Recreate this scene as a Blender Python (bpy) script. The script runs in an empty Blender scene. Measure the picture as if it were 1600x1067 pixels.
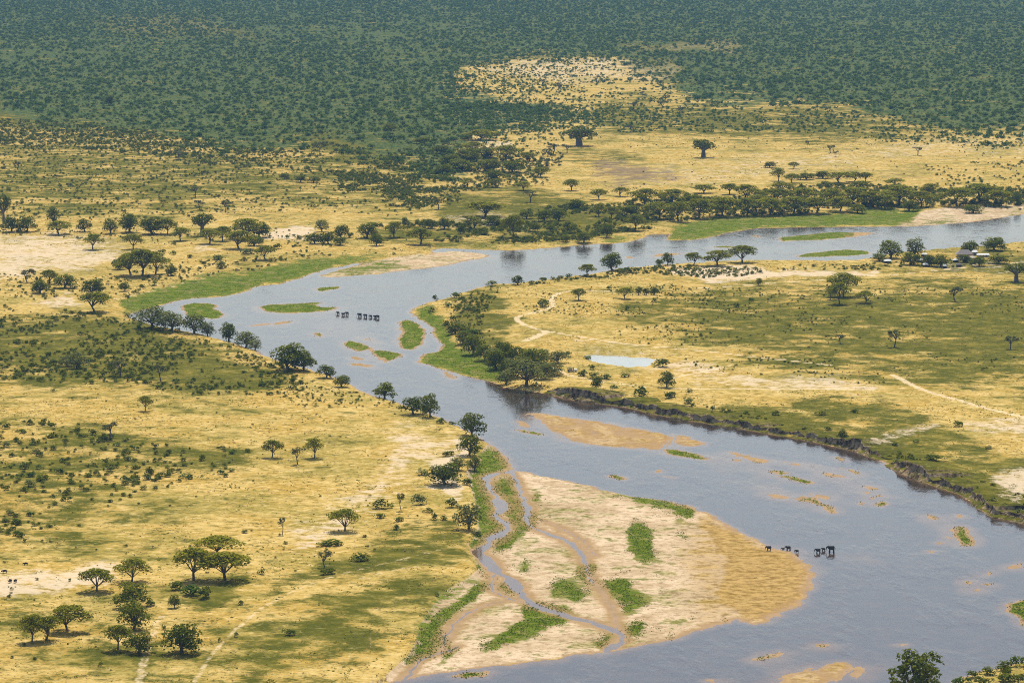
import bpy, bmesh, math, random
import numpy as np
from mathutils import Vector

random.seed(7); RNG = np.random.default_rng(7)
SC = bpy.context.scene; COL = SC.collection

# ------------------------------------------------------------------ camera, sky, sun, exposure
CAM_H = 317.0; PITCH = math.radians(7.2); FPX = 5790.0
SUN_EL = math.radians(55); SUN_AZ = math.radians(4)      # azimuth from +Y towards +X
cam = bpy.data.cameras.new('camera'); cam.sensor_width = 36; cam.lens = 36 * FPX / 1600
cam.clip_start = 1; cam.clip_end = 200000
camo = bpy.data.objects.new('camera', cam); COL.objects.link(camo)
camo.location = (0, 0, CAM_H); camo.rotation_euler = (math.pi / 2 - PITCH, 0, 0); SC.camera = camo

world = bpy.data.worlds.new('World'); SC.world = world; world.use_nodes = True
wn = world.node_tree; bg = wn.nodes['Background']
sky = wn.nodes.new('ShaderNodeTexSky'); sky.sky_type = 'NISHITA'; sky.sun_disc = False
sky.sun_elevation = SUN_EL; sky.sun_rotation = SUN_AZ; sky.air_density = 1.0; sky.dust_density = 2.0; sky.ozone_density = 0.3
wn.links.new(sky.outputs[0], bg.inputs[0]); bg.inputs[1].default_value = 0.15
sun = bpy.data.lights.new('sun', 'SUN'); sun.energy = 5.0; sun.angle = math.radians(0.5); sun.color = (1, 0.955, 0.88)
suno = bpy.data.objects.new('sun', sun); COL.objects.link(suno)
sdir = Vector((math.sin(SUN_AZ) * math.cos(SUN_EL), math.cos(SUN_AZ) * math.cos(SUN_EL), math.sin(SUN_EL)))
suno.rotation_euler = sdir.to_track_quat('Z', 'Y').to_euler(); suno.location = (0, 3000, 3000)
vs = SC.view_settings; vs.view_transform = 'Standard'; vs.look = 'None'; vs.gamma = 1; vs.exposure = 0.10; vs.use_curve_mapping = False
SC.cycles.use_denoising = False; SC.cycles.filter_width = 1.0
SC.cycles.max_bounces = 6; SC.cycles.transparent_max_bounces = 8; SC.cycles.volume_bounces = 0

# ------------------------------------------------------------------ pixel <-> ground
cp, sp = math.cos(PITCH), math.sin(PITCH)
def unproj(px, py, z=0.0):
    x = (np.asarray(px, float) - 800) / FPX; y = -(np.asarray(py, float) - 533.5) / FPX
    dz = -sp + y * cp; dy = cp + y * sp; t = (z - CAM_H) / dz
    return x * t, dy * t
def proj(X, Y, Z):
    zc = Z - CAM_H; f = Y * cp - zc * sp; u = Y * sp + zc * cp
    return 800 + FPX * X / f, 533.5 - FPX * u / f
def mpp(px, py):                                     # metres per photograph pixel at that point of the ground
    x, y = unproj(px, py); return math.hypot(math.hypot(float(x), float(y)), CAM_H) / FPX
def P(s):                                            # "x,y x,y ..." -> list of tuples
    return [tuple(float(v) for v in q.split(',')) for q in s.split()]

# ------------------------------------------------------------------ numeric helpers
def _hash(ix, iy, seed):
    h = (ix.astype(np.int64) * 374761393 + iy.astype(np.int64) * 668265263 + seed * 1442695041) & 0xffffffff
    h = ((h ^ (h >> 13)) * 1274126177) & 0xffffffff
    return ((h ^ (h >> 16)) & 0xffff) / 65535.0
def vnoise(x, y, seed=0):
    ix = np.floor(x); iy = np.floor(y); fx = x - ix; fy = y - iy
    fx = fx * fx * (3 - 2 * fx); fy = fy * fy * (3 - 2 * fy)
    a = _hash(ix, iy, seed); b = _hash(ix + 1, iy, seed); c = _hash(ix, iy + 1, seed); d = _hash(ix + 1, iy + 1, seed)
    return (a * (1 - fx) + b * fx) * (1 - fy) + (c * (1 - fx) + d * fx) * fy
def fbm(x, y, seed=0, o=4):
    s = 0; a = .5; t = 0
    for k in range(o):
        s = s + a * vnoise(x, y, seed + k * 17); t += a; x = x * 2.03 + 5.1; y = y * 2.03 + 1.7; a *= .5
    return s / t
def sstep(a, b, x):
    t = np.clip((x - a) / (b - a), 0, 1); return t * t * (3 - 2 * t)
def inpoly(px, py, poly):
    c = np.zeros(px.shape, bool); n = len(poly)
    for i in range(n):
        x0, y0 = poly[i]; x1, y1 = poly[(i + 1) % n]
        if y0 == y1: continue
        c ^= ((y0 > py) != (y1 > py)) & (px < (x1 - x0) * (py - y0) / (y1 - y0) + x0)
    return c
def segdist(X, Y, pts, closed):
    d = np.full(X.shape, 1e18); n = len(pts)
    for i in range(n if closed else n - 1):
        ax, ay = pts[i]; bx, by = pts[(i + 1) % n]; ex, ey = bx - ax, by - ay; L = ex * ex + ey * ey + 1e-9
        t = np.clip(((X - ax) * ex + (Y - ay) * ey) / L, 0, 1)
        d = np.minimum(d, (X - ax - t * ex) ** 2 + (Y - ay - t * ey) ** 2)
    return np.sqrt(d)
def smooth(pts, closed=True, it=2):                  # Chaikin: rounds the traced corners
    for _ in range(it):
        n = len(pts); out = [] if closed else [pts[0]]
        for i in range(n if closed else n - 1):
            a, b = pts[i], pts[(i + 1) % n]
            out += [(a[0] * .75 + b[0] * .25, a[1] * .75 + b[1] * .25), (a[0] * .25 + b[0] * .75, a[1] * .25 + b[1] * .75)]
        if not closed: out.append(pts[-1])
        pts = out
    return pts
def wpoly(poly, z=0.0):
    x, y = unproj([p[0] for p in poly], [p[1] for p in poly], z); return list(zip(x.tolist(), y.tolist()))
def signed(X, Y, wp, margin=60.0):                   # + inside, metres, culled to a box
    xs = [p[0] for p in wp]; ys = [p[1] for p in wp]
    m = (X > min(xs) - margin) & (X < max(xs) + margin) & (Y > min(ys) - margin) & (Y < max(ys) + margin)
    out = np.full(X.shape, -margin); xx, yy = X[m], Y[m]
    if xx.size:
        d = segdist(xx, yy, wp, True); out[m] = np.where(inpoly(xx, yy, wp), d, -d)
    return out

# ------------------------------------------------------------------ traced outlines (photograph pixels on the ground)
RIVER = P('''2300,255 1900,302 1750,319 1600,334 1560,341 1527,346 1475,351 1420,354 1390,354 1350,355 1275,355 1200,356 1172,358 1130,365
1095,375 1045,376 1037,374 1050,366 1040,365 1012,366 1007,372 975,380 920,382 862,387 800,392 775,391 725,389 682,388 676,393 670,400 640,405 600,407
572,410 545,414 510,421 490,427 475,433 450,441 425,445 400,447 385,457 337,465 300,466 262,474 215,487 195,492 205,499 235,507 260,512 300,520 345,530
395,546 420,560 450,570 485,577 520,590 547,601 562,611 585,620 612,627 630,632 682,650 715,666 742,680 762,692 790,712 797,725 799,737 815,736
862,747 912,757 960,771 1007,776 1062,787 1087,796 1130,815 1150,827 1190,850 1210,858 1237,862 1265,882 1272,907 1265,925 1247,945 1212,962 1197,972 1170,975
1160,965 1142,970 1105,980 1050,1000 1012,1007 972,1015 937,1020 905,1024 850,1030 800,1036 762,1040 662,1055 612,1066 540,1095 400,1150
200,1230 -200,1400 -200,1600 1000,1600 1300,1130 1380,1098 1440,1082 1490,1068 1520,1054 1562,1043 1600,1032 1700,1000 1900,930 2200,900 2200,860 1850,855
1700,835 1600,817 1550,805 1512,775 1450,754 1390,730 1380,719 1340,705 1305,696 1280,691 1200,676 1137,666 1077,656 1025,647 980,635
912,627 860,616 800,609 770,597 742,592 712,582 662,569 652,562 662,552 687,549 691,541 680,525 675,510 652,497 640,486 650,480 675,472 700,465
725,457 757,446 800,445 837,440 875,435 925,429 955,422 1000,418 1050,414 1175,407 1240,409 1307,409 1350,406 1375,400 1450,391 1540,385 1600,378 1700,369
1900,350 2300,310''')
G, B, S = 'g', 'b', 's'                              # green reeds, brown sand, pale sand
BARS = [(G, '621,507 630,499 645,500 664,515 662,530 655,542 640,547 625,544 621,532 631,522'), (G, '535,534 555,532 584,544 575,547 555,550 540,541'),
 (G, '574,550 592,547 615,550 630,552 617,562 607,564 587,557'), (G, '405,479 437,475 500,472 505,475 487,477 512,481 535,479 525,484 510,486 475,489 422,489 412,484'),
 (G, '490,452 500,449 530,447 532,450 520,452 500,456'), (G, '486,521 495,520 504,524 495,527'), (B, '390,508 425,505 450,502 447,505 425,508 392,510'),
 (B, '567,526 578,530 587,536 575,534'), (B, '545,569 560,567 585,573 583,575 555,572'), (B, '550,557 567,560 565,563 552,561'), (B, '687,577 712,587 716,593 702,591'),
 (B, '587,558 607,565 600,567'), (G, '1215,371 1232,370 1275,365 1320,362 1337,363 1337,371 1287,375 1250,376 1220,377'), (B, '1320,362 1385,364 1362,366 1337,371 1315,371'),
 (G, '1234,401 1275,394 1312,390 1347,391 1359,394 1357,397 1330,400 1275,402'), (G, '1113,386 1132,384 1150,386 1130,388'), (B, '1012,400 1040,396 1077,394 1070,396 1025,402'),
 (G, '1174,367 1190,367 1182,372'), (B, '972,401 992,402 985,405'),
 (B, '822,647 850,646 880,652 925,657 975,665 1020,674 1050,682 1052,692 1040,697 1030,705 1000,702 950,697 912,694 875,685 882,681 855,666 842,655'),
 (B, '1050,676 1080,685 1100,692 1087,697 1065,696 1060,686'), (G, '1035,700 1075,707 1095,710 1104,716 1095,718 1065,714 1045,709'),
 (G, '802,670 825,672 845,676 857,681 837,680 810,675'), (B, '805,657 820,658 832,668 815,667'), (G, '950,742 962,741 984,750 970,749 952,746'), (B, '1034,741 1062,747 1045,746'),
 (G, '1021,735 1030,735 1026,738'), (G, '1200,734 1217,735 1236,741 1215,740'), (G, '1205,741 1237,744 1265,750 1272,757 1245,752'), (B, '1196,770 1237,776 1215,779'),
 (G, '1247,776 1265,776 1292,790 1307,800 1300,802 1282,791 1260,782'), (B, '1262,769 1297,777 1282,779'), (G, '1312,731 1332,734 1350,742 1335,740'),
 (G, '1305,711 1322,717 1312,721'), (B, '1215,719 1272,729 1250,727'), (G, '1350,759 1372,766 1360,767'), (G, '1440,800 1467,812 1452,812'), (G, '1496,802 1509,807 1500,810'),
 (G, '1302,740 1322,745 1310,744'), (B, '1142,705 1162,710 1200,722 1175,719 1145,711'), (G, '1145,716 1158,719 1150,721'),
 (G, '1492,824 1502,822 1515,832 1522,850 1512,854 1497,846 1495,835'), (G, '1507,907 1519,907 1513,912'), (G, '1535,912 1552,912 1545,917'), (B, '1572,886 1600,878 1620,880 1580,890'),
 (B, '1532,900 1552,891 1545,899'), (G, '1570,952 1585,940 1620,934 1650,950 1630,985 1600,982 1592,962 1580,958'), (G, '1175,1031 1200,1021 1221,1016 1210,1023 1190,1030'),
 (G, '1270,1009 1292,1004 1286,1011'), (B, '1195,1070 1250,1049 1290,1038 1320,1031 1335,1040 1330,1050 1300,1065 1250,1082 1200,1090'), (G, '1107,1061 1120,1060 1113,1064'),
 (G, '710,1057 732,1050 765,1046 750,1055 715,1061'), (G, '1350,768 1358,770 1352,773'), (G, '1343,784 1352,786 1346,789'), (G, '1358,776 1368,780 1360,781'), (G, '1370,772 1378,775 1372,777'),
 (G, '1448,860 1457,860 1452,863'), (G, '1522,922 1530,922 1526,925'), (G, '1466,846 1473,848 1468,851'), (G, '1480,838 1486,841 1481,842'), (G, '282,477 310,472 345,477 330,482 356,491 335,500 320,495 300,501 290,488'),
 (G, '1362,786 1386,784 1380,790'), (B, '1340,1040 1350,1044 1345,1058 1335,1060'), (B, '1400,1006 1420,1004 1410,1009')]
SPIT = P('682,394 725,393 772,400 750,403 715,410 690,417 640,421 600,427 550,431 510,434 500,431 530,422 560,414 580,409 620,404 650,400 672,398')
CHANNELS = [(P('913,878 924,905 944,932 958,952 966,985'), .45), (P('846,812 872,822 905,838 930,868'), .35), (P('690,1012 700,985 725,960 760,945 800,938'), .5), (P('797,736 767,742 758,749 770,767 777,782 787,797 768,806 797,820 790,831 767,842 766,850 744,861 757,871 767,883 776,893'), 2.2),
 (P('767,880 780,897 800,905 810,922 825,940 850,951 895,965 925,972 955,982 972,992 972,1002 950,1017 938,1026'), 2.0),
 (P('800,737 812,760 817,778 827,797 822,812 832,826 862,835 885,845 905,857 912,872 915,880'), 1.2), (P('775,893 766,912 772,924 790,933 812,941'), .7),
 (P('630,1066 652,1036 668,1026 695,1018 715,1010'), .8)]
# low ground beside the water: reeds and sand flats
NEARBAR = P('799,737 815,736 862,747 912,757 960,771 1007,776 1062,787 1087,796 1130,815 1190,850 1237,862 1265,882 1272,907 1265,925 1247,945 1197,972 1050,1000 972,1015 905,1024 800,1036 662,1055 612,1068 600,1062 640,1025 652,1000 660,975 680,945 700,925 735,905 748,890 740,870 735,852 748,828 743,790 735,762 728,742 748,720 762,692 790,712')
MARSH = [P(s) for s in ('762,692 790,712 798,730 770,741 757,749 768,768 776,784 784,797 766,806 794,820 788,831 765,842 742,860 748,872 755,885 750,900 735,912 700,940 680,962 668,985 664,1003 655,1030 625,1058 640,1025 652,1000 660,975 680,945 700,925 735,905 746,890 738,870 733,852 748,828 743,790 735,762 735,742 750,720',
 '770,748 785,742 800,745 812,760 817,785 830,797 850,815 830,822 826,835 800,840 800,850 785,865 765,862 768,845 795,832 802,822 790,810 785,790 775,770',
 '827,770 840,768 848,780 838,792 828,786', '900,880 930,877 937,887 925,900 931,915 917,910 899,895', '942,912 960,904 985,905 990,915 1010,935 1017,945 1007,950 990,955 982,965 975,950 960,932 947,920',
 '860,920 872,907 900,915 915,925 915,940 905,947 885,942 880,932 862,932', '735,1020 765,1005 800,980 812,965 817,945 832,940 875,947 905,957 895,967 885,974 850,985 825,997 800,1005 765,1018 745,1025',
 '980,825 1000,808 1020,820 1022,850 1025,872 1015,880 1000,882 992,870 980,865 985,847', '950,775 975,772 1007,776 1062,786 1087,796 1092,808 1065,812 1040,800 1020,790 997,792 975,782',
 '1040,837 1070,835 1077,842 1080,855 1072,852 1065,841', '972,980 1015,965 1015,972 1000,990 975,1000', '1030,985 1060,972 1080,972 1075,977 1040,988', '802,882 822,876 837,885 815,895',
 '677,1000 695,995 707,1005 700,1015 677,1015', '680,1030 695,1018 715,1018 715,1026 682,1036', '925,1000 945,985 962,990 950,1008 935,1012',
 '185,482 187,472 225,460 287,442 325,432 400,425 450,412 500,405 560,402 600,399 640,397 600,407 560,413 520,419 490,427 475,434 450,442 425,447 400,449 385,458 337,466 300,468 265,476 225,489 195,490',
 '502,430 530,422 570,413 620,410 672,411 675,414 620,420 560,429 510,434',
 '1037,375 1052,366 1040,362 1060,352 1090,343 1130,340 1200,339 1262,337 1325,335 1350,330 1400,326 1450,326 1440,333 1430,345 1415,353 1390,355 1350,356 1275,357 1200,358 1172,359 1130,366 1095,376 1045,378',
 '1425,352 1450,345 1490,342 1527,345 1475,353 1430,355', '920,384 930,375 975,370 1005,368 1009,373 975,382', '675,384 725,384 800,388 862,384 920,378 920,384 862,389 800,394 725,390 682,389',
 '640,487 650,480 665,477 680,487 690,500 697,517 705,525 712,540 730,550 745,557 760,565 785,578 800,590 803,602 770,598 742,593 712,583 662,570 652,562 662,552 687,549 691,541 680,525 675,510 652,497')]
FLATN = P('1440,333 1470,328 1530,326 1600,322 1700,312 1700,325 1600,334 1560,341 1527,347 1475,352 1420,355 1390,355 1420,345')     # brown flat on the far bank
# soft zones: (value, blur px, outline)
GREEN = [(.26, 40, '-300,925 300,920 560,930 700,905 640,1067 400,1120 -300,1120'), (.22, 40, '-300,600 200,600 420,640 300,680 -300,670'), (.2, 30, '-300,780 200,790 300,860 100,890 -300,880'), (.55, 24, '960,470 1100,450 1250,450 1350,455 1430,440 1560,435 1800,430 1800,600 1450,590 1350,580 1250,570 1120,540 1000,510 950,490'),
 (.85, 8, '860,600 920,612 980,618 1080,628 1200,640 1300,665 1330,685 1420,700 1520,740 1600,770 1700,800 1700,830 1500,770 1400,722 1300,692 1200,668 1080,650 920,622'),
 (.5, 14, '1240,625 1350,620 1500,690 1560,720 1600,730 1700,760 1600,770 1450,715 1330,680 1240,655'), (.6, 14, '-300,485 150,490 260,520 400,552 500,592 420,620 300,612 180,592 -300,595'),
 (.42, 16, '-300,670 120,660 250,690 380,700 370,740 250,760 150,780 130,830 -300,860'), (.5, 7, '400,935 450,905 520,880 600,868 740,845 745,862 640,885 560,900 480,920 420,950'),
 (.46, 16, '420,985 500,925 620,900 720,905 650,940 560,960 640,985 640,1010 560,1060 420,1060 340,1060 330,1010'), (.55, 10, '270,950 380,890 400,910 330,950 300,970'),
 (.6, 8, '560,860 620,830 720,820 735,850 650,865'), (.45, 30, '-300,190 120,205 400,235 560,235 700,290 690,330 560,320 380,330 200,340 -300,345'),
 (.6, 16, '1080,165 1290,170 1500,205 1500,215 1300,222 1100,215 980,210 900,190 960,150'), (.55, 14, '880,238 1000,240 1010,258 940,262 880,258'), (.75, 12, '-300,-100 2200,-100 2200,205 1480,200 1290,165 1060,140 960,90 700,100 690,200 620,270 470,235 220,215 -300,170'),
 (.55, 8, '200,470 260,445 330,425 440,405 420,418 330,430 260,450'), (.5, 10, '600,585 520,600 440,590 400,560 480,585 540,605'), (.6, 8, '690,470 760,450 800,500 760,560 720,540'), (.6,10,'700,300 860,300 1000,330 1040,350 920,372 800,380 700,372 640,380 560,352 700,345'),
 (.5,8,'1340,405 1420,395 1600,385 1700,380 1700,420 1560,420 1480,420 1380,416')]
PALE = [(.55, 12, '-300,372 60,366 130,370 180,385 260,378 300,388 240,395 170,400 175,420 120,425 60,420 30,440 -300,445'), (.7, 4, '430,353 480,352 500,362 470,372 430,366'),
 (.5, 22, '600,660 650,655 712,682 700,705 690,735 640,760 600,800 560,812 540,832 520,872 470,865 440,850 430,825 480,805 540,785 575,745 600,705'), (.6, 8, '-300,892 60,880 130,870 190,868 180,900 110,922 60,932 -300,948'),
 (.75, 5, '1030,420 1100,418 1200,415 1290,415 1380,420 1380,430 1150,436 1040,432'), (.5, 9, '1040,565 1150,575 1300,580 1400,600 1340,612 1200,614 1060,606 1000,585'), (.35, 10, '880,530 960,540 1050,550 1060,575 980,577 900,560'),
 (.35, 10, '930,258 1100,250 1200,240 1330,228 1450,212 1700,215 1700,240 1450,250 1330,265 1250,275 1200,290 1060,300 940,290'), (.5, 8, '1480,655 1600,642 1700,660 1600,690 1500,672'), (.6, 6, '1540,745 1600,742 1700,760 1700,800 1570,782'),
 (.6, 5, '690,680 720,735 735,765 720,800 700,800 690,770 680,730'), (.6, 4, '300,388 345,382 350,392 300,396'), (.5, 6, '640,345 720,330 800,330 840,345 760,345 690,350'), (.35, 8, '1440,400 1600,398 1700,410 1600,420 1450,424'),
 (.6, 5, '700,240 745,212 800,228 790,240 740,238 715,245'), (.5, 5, '1330,690 1400,672 1450,670 1440,684 1380,695'), (.6, 4, '55,470 120,455 140,470 110,477'), (.32,9,'200,22 330,30 420,60 440,70 330,62 200,60 140,40'),(.4,5,'955,70 1160,66 1165,82 1000,84'),
 (.45,5,'840,92 960,92 1060,100 1060,128 900,130 800,118 720,110')]
DARK_BROWN = [(.7, 7, '905,262 960,258 1060,268 1065,282 980,288 920,284'), (.35, 8, '1340,260 1440,262 1460,280 1380,285'), (.5, 5, '170,500 200,480 235,478 215,492')]  # soft patches where the ground turns darker brown
GOLD = [(.55, 30, '1050,790 1150,827 1272,907 1200,975 1060,1000 1040,940 1060,880'), (1.0, 14, '1090,800 1150,827 1200,858 1240,862 1268,885 1272,907 1262,930 1200,975 1130,962 1105,930 1140,890 1115,850 1085,820')]
TRACKS = [(P('960,457 917,457 880,457 868,462 860,472 866,480 857,486 825,494 805,499 810,507 830,516 855,522 880,526 960,540 1050,546 1125,552 1200,561 1262,566 1300,572'), 2.6), (P('855,522 838,529 822,536'), 4.0),
 (P('1060,450 1100,449 1200,442 1297,437 1350,432 1425,427 1462,422 1500,418 1600,410 1800,396'), 2.6), (P('862,576 887,591 920,597 975,604 1012,610 1062,610 1200,611 1325,611 1412,609'), 2.2),
 (P('1395,587 1412,595 1432,607 1462,617 1500,627 1550,642 1595,652 1700,680'), 3.0), (P('300,1075 340,1010 400,960 450,930 500,907 550,892 625,875 720,852'), 1.3), (P('182,466 225,457 275,445 330,431'), 2.0),
 (P('217,1080 222,1045 235,1000 255,965'), 2.2), (P('1140,573 1085,585 1045,594'), 2.0), (P('560,905 600,893 660,885'), 1.4)]
POND = P('903,556 912,554 925,553 945,555 965,555 985,557 1005,557 1020,559 1024,563 1020,570 1012,573 995,572 980,573 962,570 940,567 926,564 918,560')

# ------------------------------------------------------------------ terrain grid (finer where the ground is near and in sight)
STEP = 2.2
def grow(a, step, n, k): return [a + step * (k ** (i + 1) - 1) / (k - 1) for i in range(n)]
cols = np.array(sorted(grow(-170, -STEP, 26, 1.2) + list(np.arange(-170, 1770.1, STEP)) + grow(1770, STEP, 26, 1.2)))
rows = np.array(grow(1180, STEP, 24, 1.2)[::-1] + list(np.arange(1180, -12, -STEP)) + [-16, -22, -30, -40, -52, -66, -82, -98, -114, -128, -140])
CX, RY = np.meshgrid(cols, rows); SH = CX.shape
GX, GY = unproj(CX, RY, 0.0)
X = GX.ravel(); Y = GY.ravel()
# natural wobble of the shore
wx = X + 3.2 * (fbm(X / 9, Y / 9, 3, 3) - .5) * 2; wy = Y + 5.5 * (fbm(X / 9, Y / 14, 9, 3) - .5) * 2
near = (CX.ravel() > -400) & (CX.ravel() < 2300) & (RY.ravel() > 230)
D = np.full(X.shape, -60.0)
D[near] = signed(wx[near], wy[near], wpoly(smooth(RIVER, True, 1)), 80)
D = np.minimum(D, -signed(wx, wy, wpoly(smooth(SPIT)), 40))
reed = np.zeros(X.shape); brown = np.zeros(X.shape)
for kind, s in BARS:
    d = signed(wx, wy, wpoly(smooth(P(s))), 30); D = np.minimum(D, -d)
    f = sstep(-.6, .8, d)
    if kind == G: reed = np.maximum(reed, f)
    else: brown = np.maximum(brown, f)
cx = X + 1.5 * (fbm(X / 5, Y / 7, 33, 2) - .5) * 2; cy = Y + 3 * (fbm(X / 5, Y / 7, 39, 2) - .5) * 2
chan = np.full(X.shape, -60.0)
nb = (CX.ravel() > 580) & (CX.ravel() < 1010) & (RY.ravel() > 700)
for pts, w in CHANNELS:
    wp = wpoly(smooth(pts, False)); chan[nb] = np.maximum(chan[nb], w * (.35 + 1.35 * vnoise(X[nb] / 12, Y[nb] / 16, 5)) - segdist(cx[nb], cy[nb], wp, False))
D = np.maximum(D, chan)

# rasters of the soft zones, one cell = 2 photograph pixels
RX0, RY0, RS = -320, -110, 2.0; RW, RH = 1150, 660
rgx, rgy = np.meshgrid(RX0 + RS * np.arange(RW), RY0 + RS * np.arange(RH))
def blur(a, r):
    r = int(round(r))
    if r < 1: return a
    for _ in range(2):
        for ax in (0, 1):
            p = np.pad(a, [(r + 1, r) if k == ax else (0, 0) for k in (0, 1)], mode='edge').cumsum(axis=ax)
            a = (p[2 * r + 1:] - p[:-2 * r - 1]) / (2 * r + 1) if ax == 0 else (p[:, 2 * r + 1:] - p[:, :-2 * r - 1]) / (2 * r + 1)
    return a
def raster(items, b=None):
    out = np.zeros((RH, RW))
    for it in items:
        v, bl, poly = (1.0, b, it) if b is not None else it
        if isinstance(poly, str): poly = P(poly)
        out = np.maximum(out, blur(inpoly(rgx, rgy, poly).astype(float) * v, bl / RS))
    return out
def rsample(r, px, py):
    fx = np.clip((px - RX0) / RS, 0, RW - 1.001); fy = np.clip((py - RY0) / RS, 0, RH - 1.001)
    ix = fx.astype(int); iy = fy.astype(int); fx = fx - ix; fy = fy - iy
    return (r[iy, ix] * (1 - fx) + r[iy, ix + 1] * fx) * (1 - fy) + (r[iy + 1, ix] * (1 - fx) + r[iy + 1, ix + 1] * fx) * fy
MARSH.append(P('640,1030 660,985 690,955 740,915 760,900 772,915 745,937 705,962 688,990 680,1015 665,1035')); MARSH.append(P('770,905 800,915 812,935 800,930 780,925'))
R_LOW = raster([NEARBAR, FLATN, SPIT] + MARSH, 3); R_MARSH = raster([smooth(m) for m in MARSH], 6)
R_BAR = raster([NEARBAR, SPIT, FLATN], 2); R_GREEN = raster(GREEN); R_PALE = raster(PALE); R_DARK_BROWN = raster(DARK_BROWN); R_GOLD = raster(GOLD)
R_SCARP = raster([(1.0, 10, '830,600 920,612 980,622 1080,635 1200,652 1300,672 1400,705 1500,745 1620,790 1800,830 1800,870 1620,830 1500,785 1400,745 1300,708 1200,690 1080,670 980,650 900,635 830,620')])
R_SHALLOW = raster([(1.0, 14, '1090,695 1200,705 1330,720 1400,760 1400,800 1300,810 1200,790 1110,760'), (.9, 10, '780,640 870,640 1060,680 1100,700 1000,712 860,690'), (.8, 14, '1180,1000 1330,990 1420,1010 1400,1080 1100,1090'),
 (.85, 10, '1340,750 1480,790 1560,850 1500,870 1400,800'), (.7, 12, '1480,880 1700,850 1700,1000 1600,960 1480,930'), (.8, 8, '380,470 540,465 620,540 600,580 540,575 520,530 400,510'), (.7, 6, '960,390 1100,380 1220,365 1220,395 1000,408'),
 (.8, 8, '1180,840 1320,850 1420,880 1330,905 1260,890'), (.7, 5, '680,395 800,396 780,410 700,420'), (.6, 8, '840,1010 1000,1010 900,1050 700,1070 640,1070')])

ppx, ppy = proj(X, Y, np.full(X.shape, 1.6))          # where the plain at this spot is seen
ppx0, ppy0 = CX.ravel(), RY.ravel()
wobx = 5 * (fbm(X / 12, Y / 30, 51, 3) - .5) * 2; woby = 2.5 * (fbm(X / 12, Y / 30, 57, 3) - .5) * 2
low = rsample(R_LOW, ppx0 + wobx * .4, ppy0 + woby * .4)
scarp = rsample(R_SCARP, ppx0, ppy0)
L = np.maximum(-D, 0)                                 # metres from the water, on land
hi = 1.9 + .9 * scarp; wid = 7.0 * (1 - scarp) + 1.3 * scarp
isl = np.clip(np.maximum(reed, brown), 0, 1)
hi = hi * (1 - isl) + (.30 - .17 * brown) * isl; wid = wid * (1 - isl) + 5 * isl
jag = .75 + .5 * fbm(X / 3.1, Y / 5, 71, 2)
h_land = hi * sstep(0, 1, L / wid * jag) * (1 - scarp) + hi * sstep(7, 20, L) * scarp
low_h = np.minimum(.028 * L, .40) + .16 * (fbm(X / 8, Y / 14, 77, 3) - .35) * sstep(0, 4, L)
h = h_land * (1 - low) + low_h * low + .02 + brown * (fbm(X / 7 + Y / 40, Y / 22, 83, 4) - .50) * .40
und = (fbm(X / 170, Y / 260, 81, 4) - .45) * 5.0
h += np.where(D < 0, sstep(25, 60, L) * (1 - low) * und, 0)
far = sstep(3900, 8200, Y)
h += far * (10 * (fbm(X / 700, Y / 900, 91, 4) - .35) + 1)
flow = fbm(X / 16 + Y / 60, Y / 34 - X / 50, 95, 4)
sh = rsample(R_SHALLOW, ppx0, ppy0)
bed = -np.minimum(.05 + .07 * np.maximum(D, 0), .75)
bed = bed * (1 - .78 * sh) + sh * (flow - .585) * .55
bed = np.where(chan > 0, np.maximum(bed, -.12), bed)
bed = np.minimum(bed, .16) * sstep(0, 1.2, np.maximum(D, 0)) 
Z = np.where(D > 0, bed, h)
# pond basin
pw = wpoly(smooth(POND), 1.6); pd = signed(X + (wx - X) * 1.1, Y + (wy - Y) * 1.3, pw, 40)
POND_Z = 1.35
Z = np.where(pd > -14, Z * sstep(-14, -1, -pd - 0) * 0 + np.where(pd > 0, POND_Z - .4 * sstep(0, 4, pd), POND_Z + (np.maximum(Z, POND_Z + .1) - POND_Z) * sstep(0, 14, -pd)), Z)
emerg = (D > 0) & (Z > 0.0)
ZG = Z.reshape(SH)

def height_at(x, y):
    px, py = proj(x, y, 0.0)
    j = np.clip(np.searchsorted(cols, px) - 1, 0, len(cols) - 2); i = np.clip(len(rows) - 1 - np.searchsorted(rows[::-1], py), 0, len(rows) - 2)
    fx = np.clip((px - cols[j]) / (cols[j + 1] - cols[j]), 0, 1); fy = np.clip((py - rows[i]) / (rows[i + 1] - rows[i]), 0, 1)
    return (ZG[i, j] * (1 - fx) + ZG[i, j + 1] * fx) * (1 - fy) + (ZG[i + 1, j] * (1 - fx) + ZG[i + 1, j + 1] * fx) * fy
def stand(px, py):                                    # the point of the ground seen at a pixel
    px = np.asarray(px, float); py = np.asarray(py, float); z = np.full(px.shape, 1.6)
    for _ in range(4):
        x, y = unproj(px, py, z); z = height_at(x, y)
    return x, y, z

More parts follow.
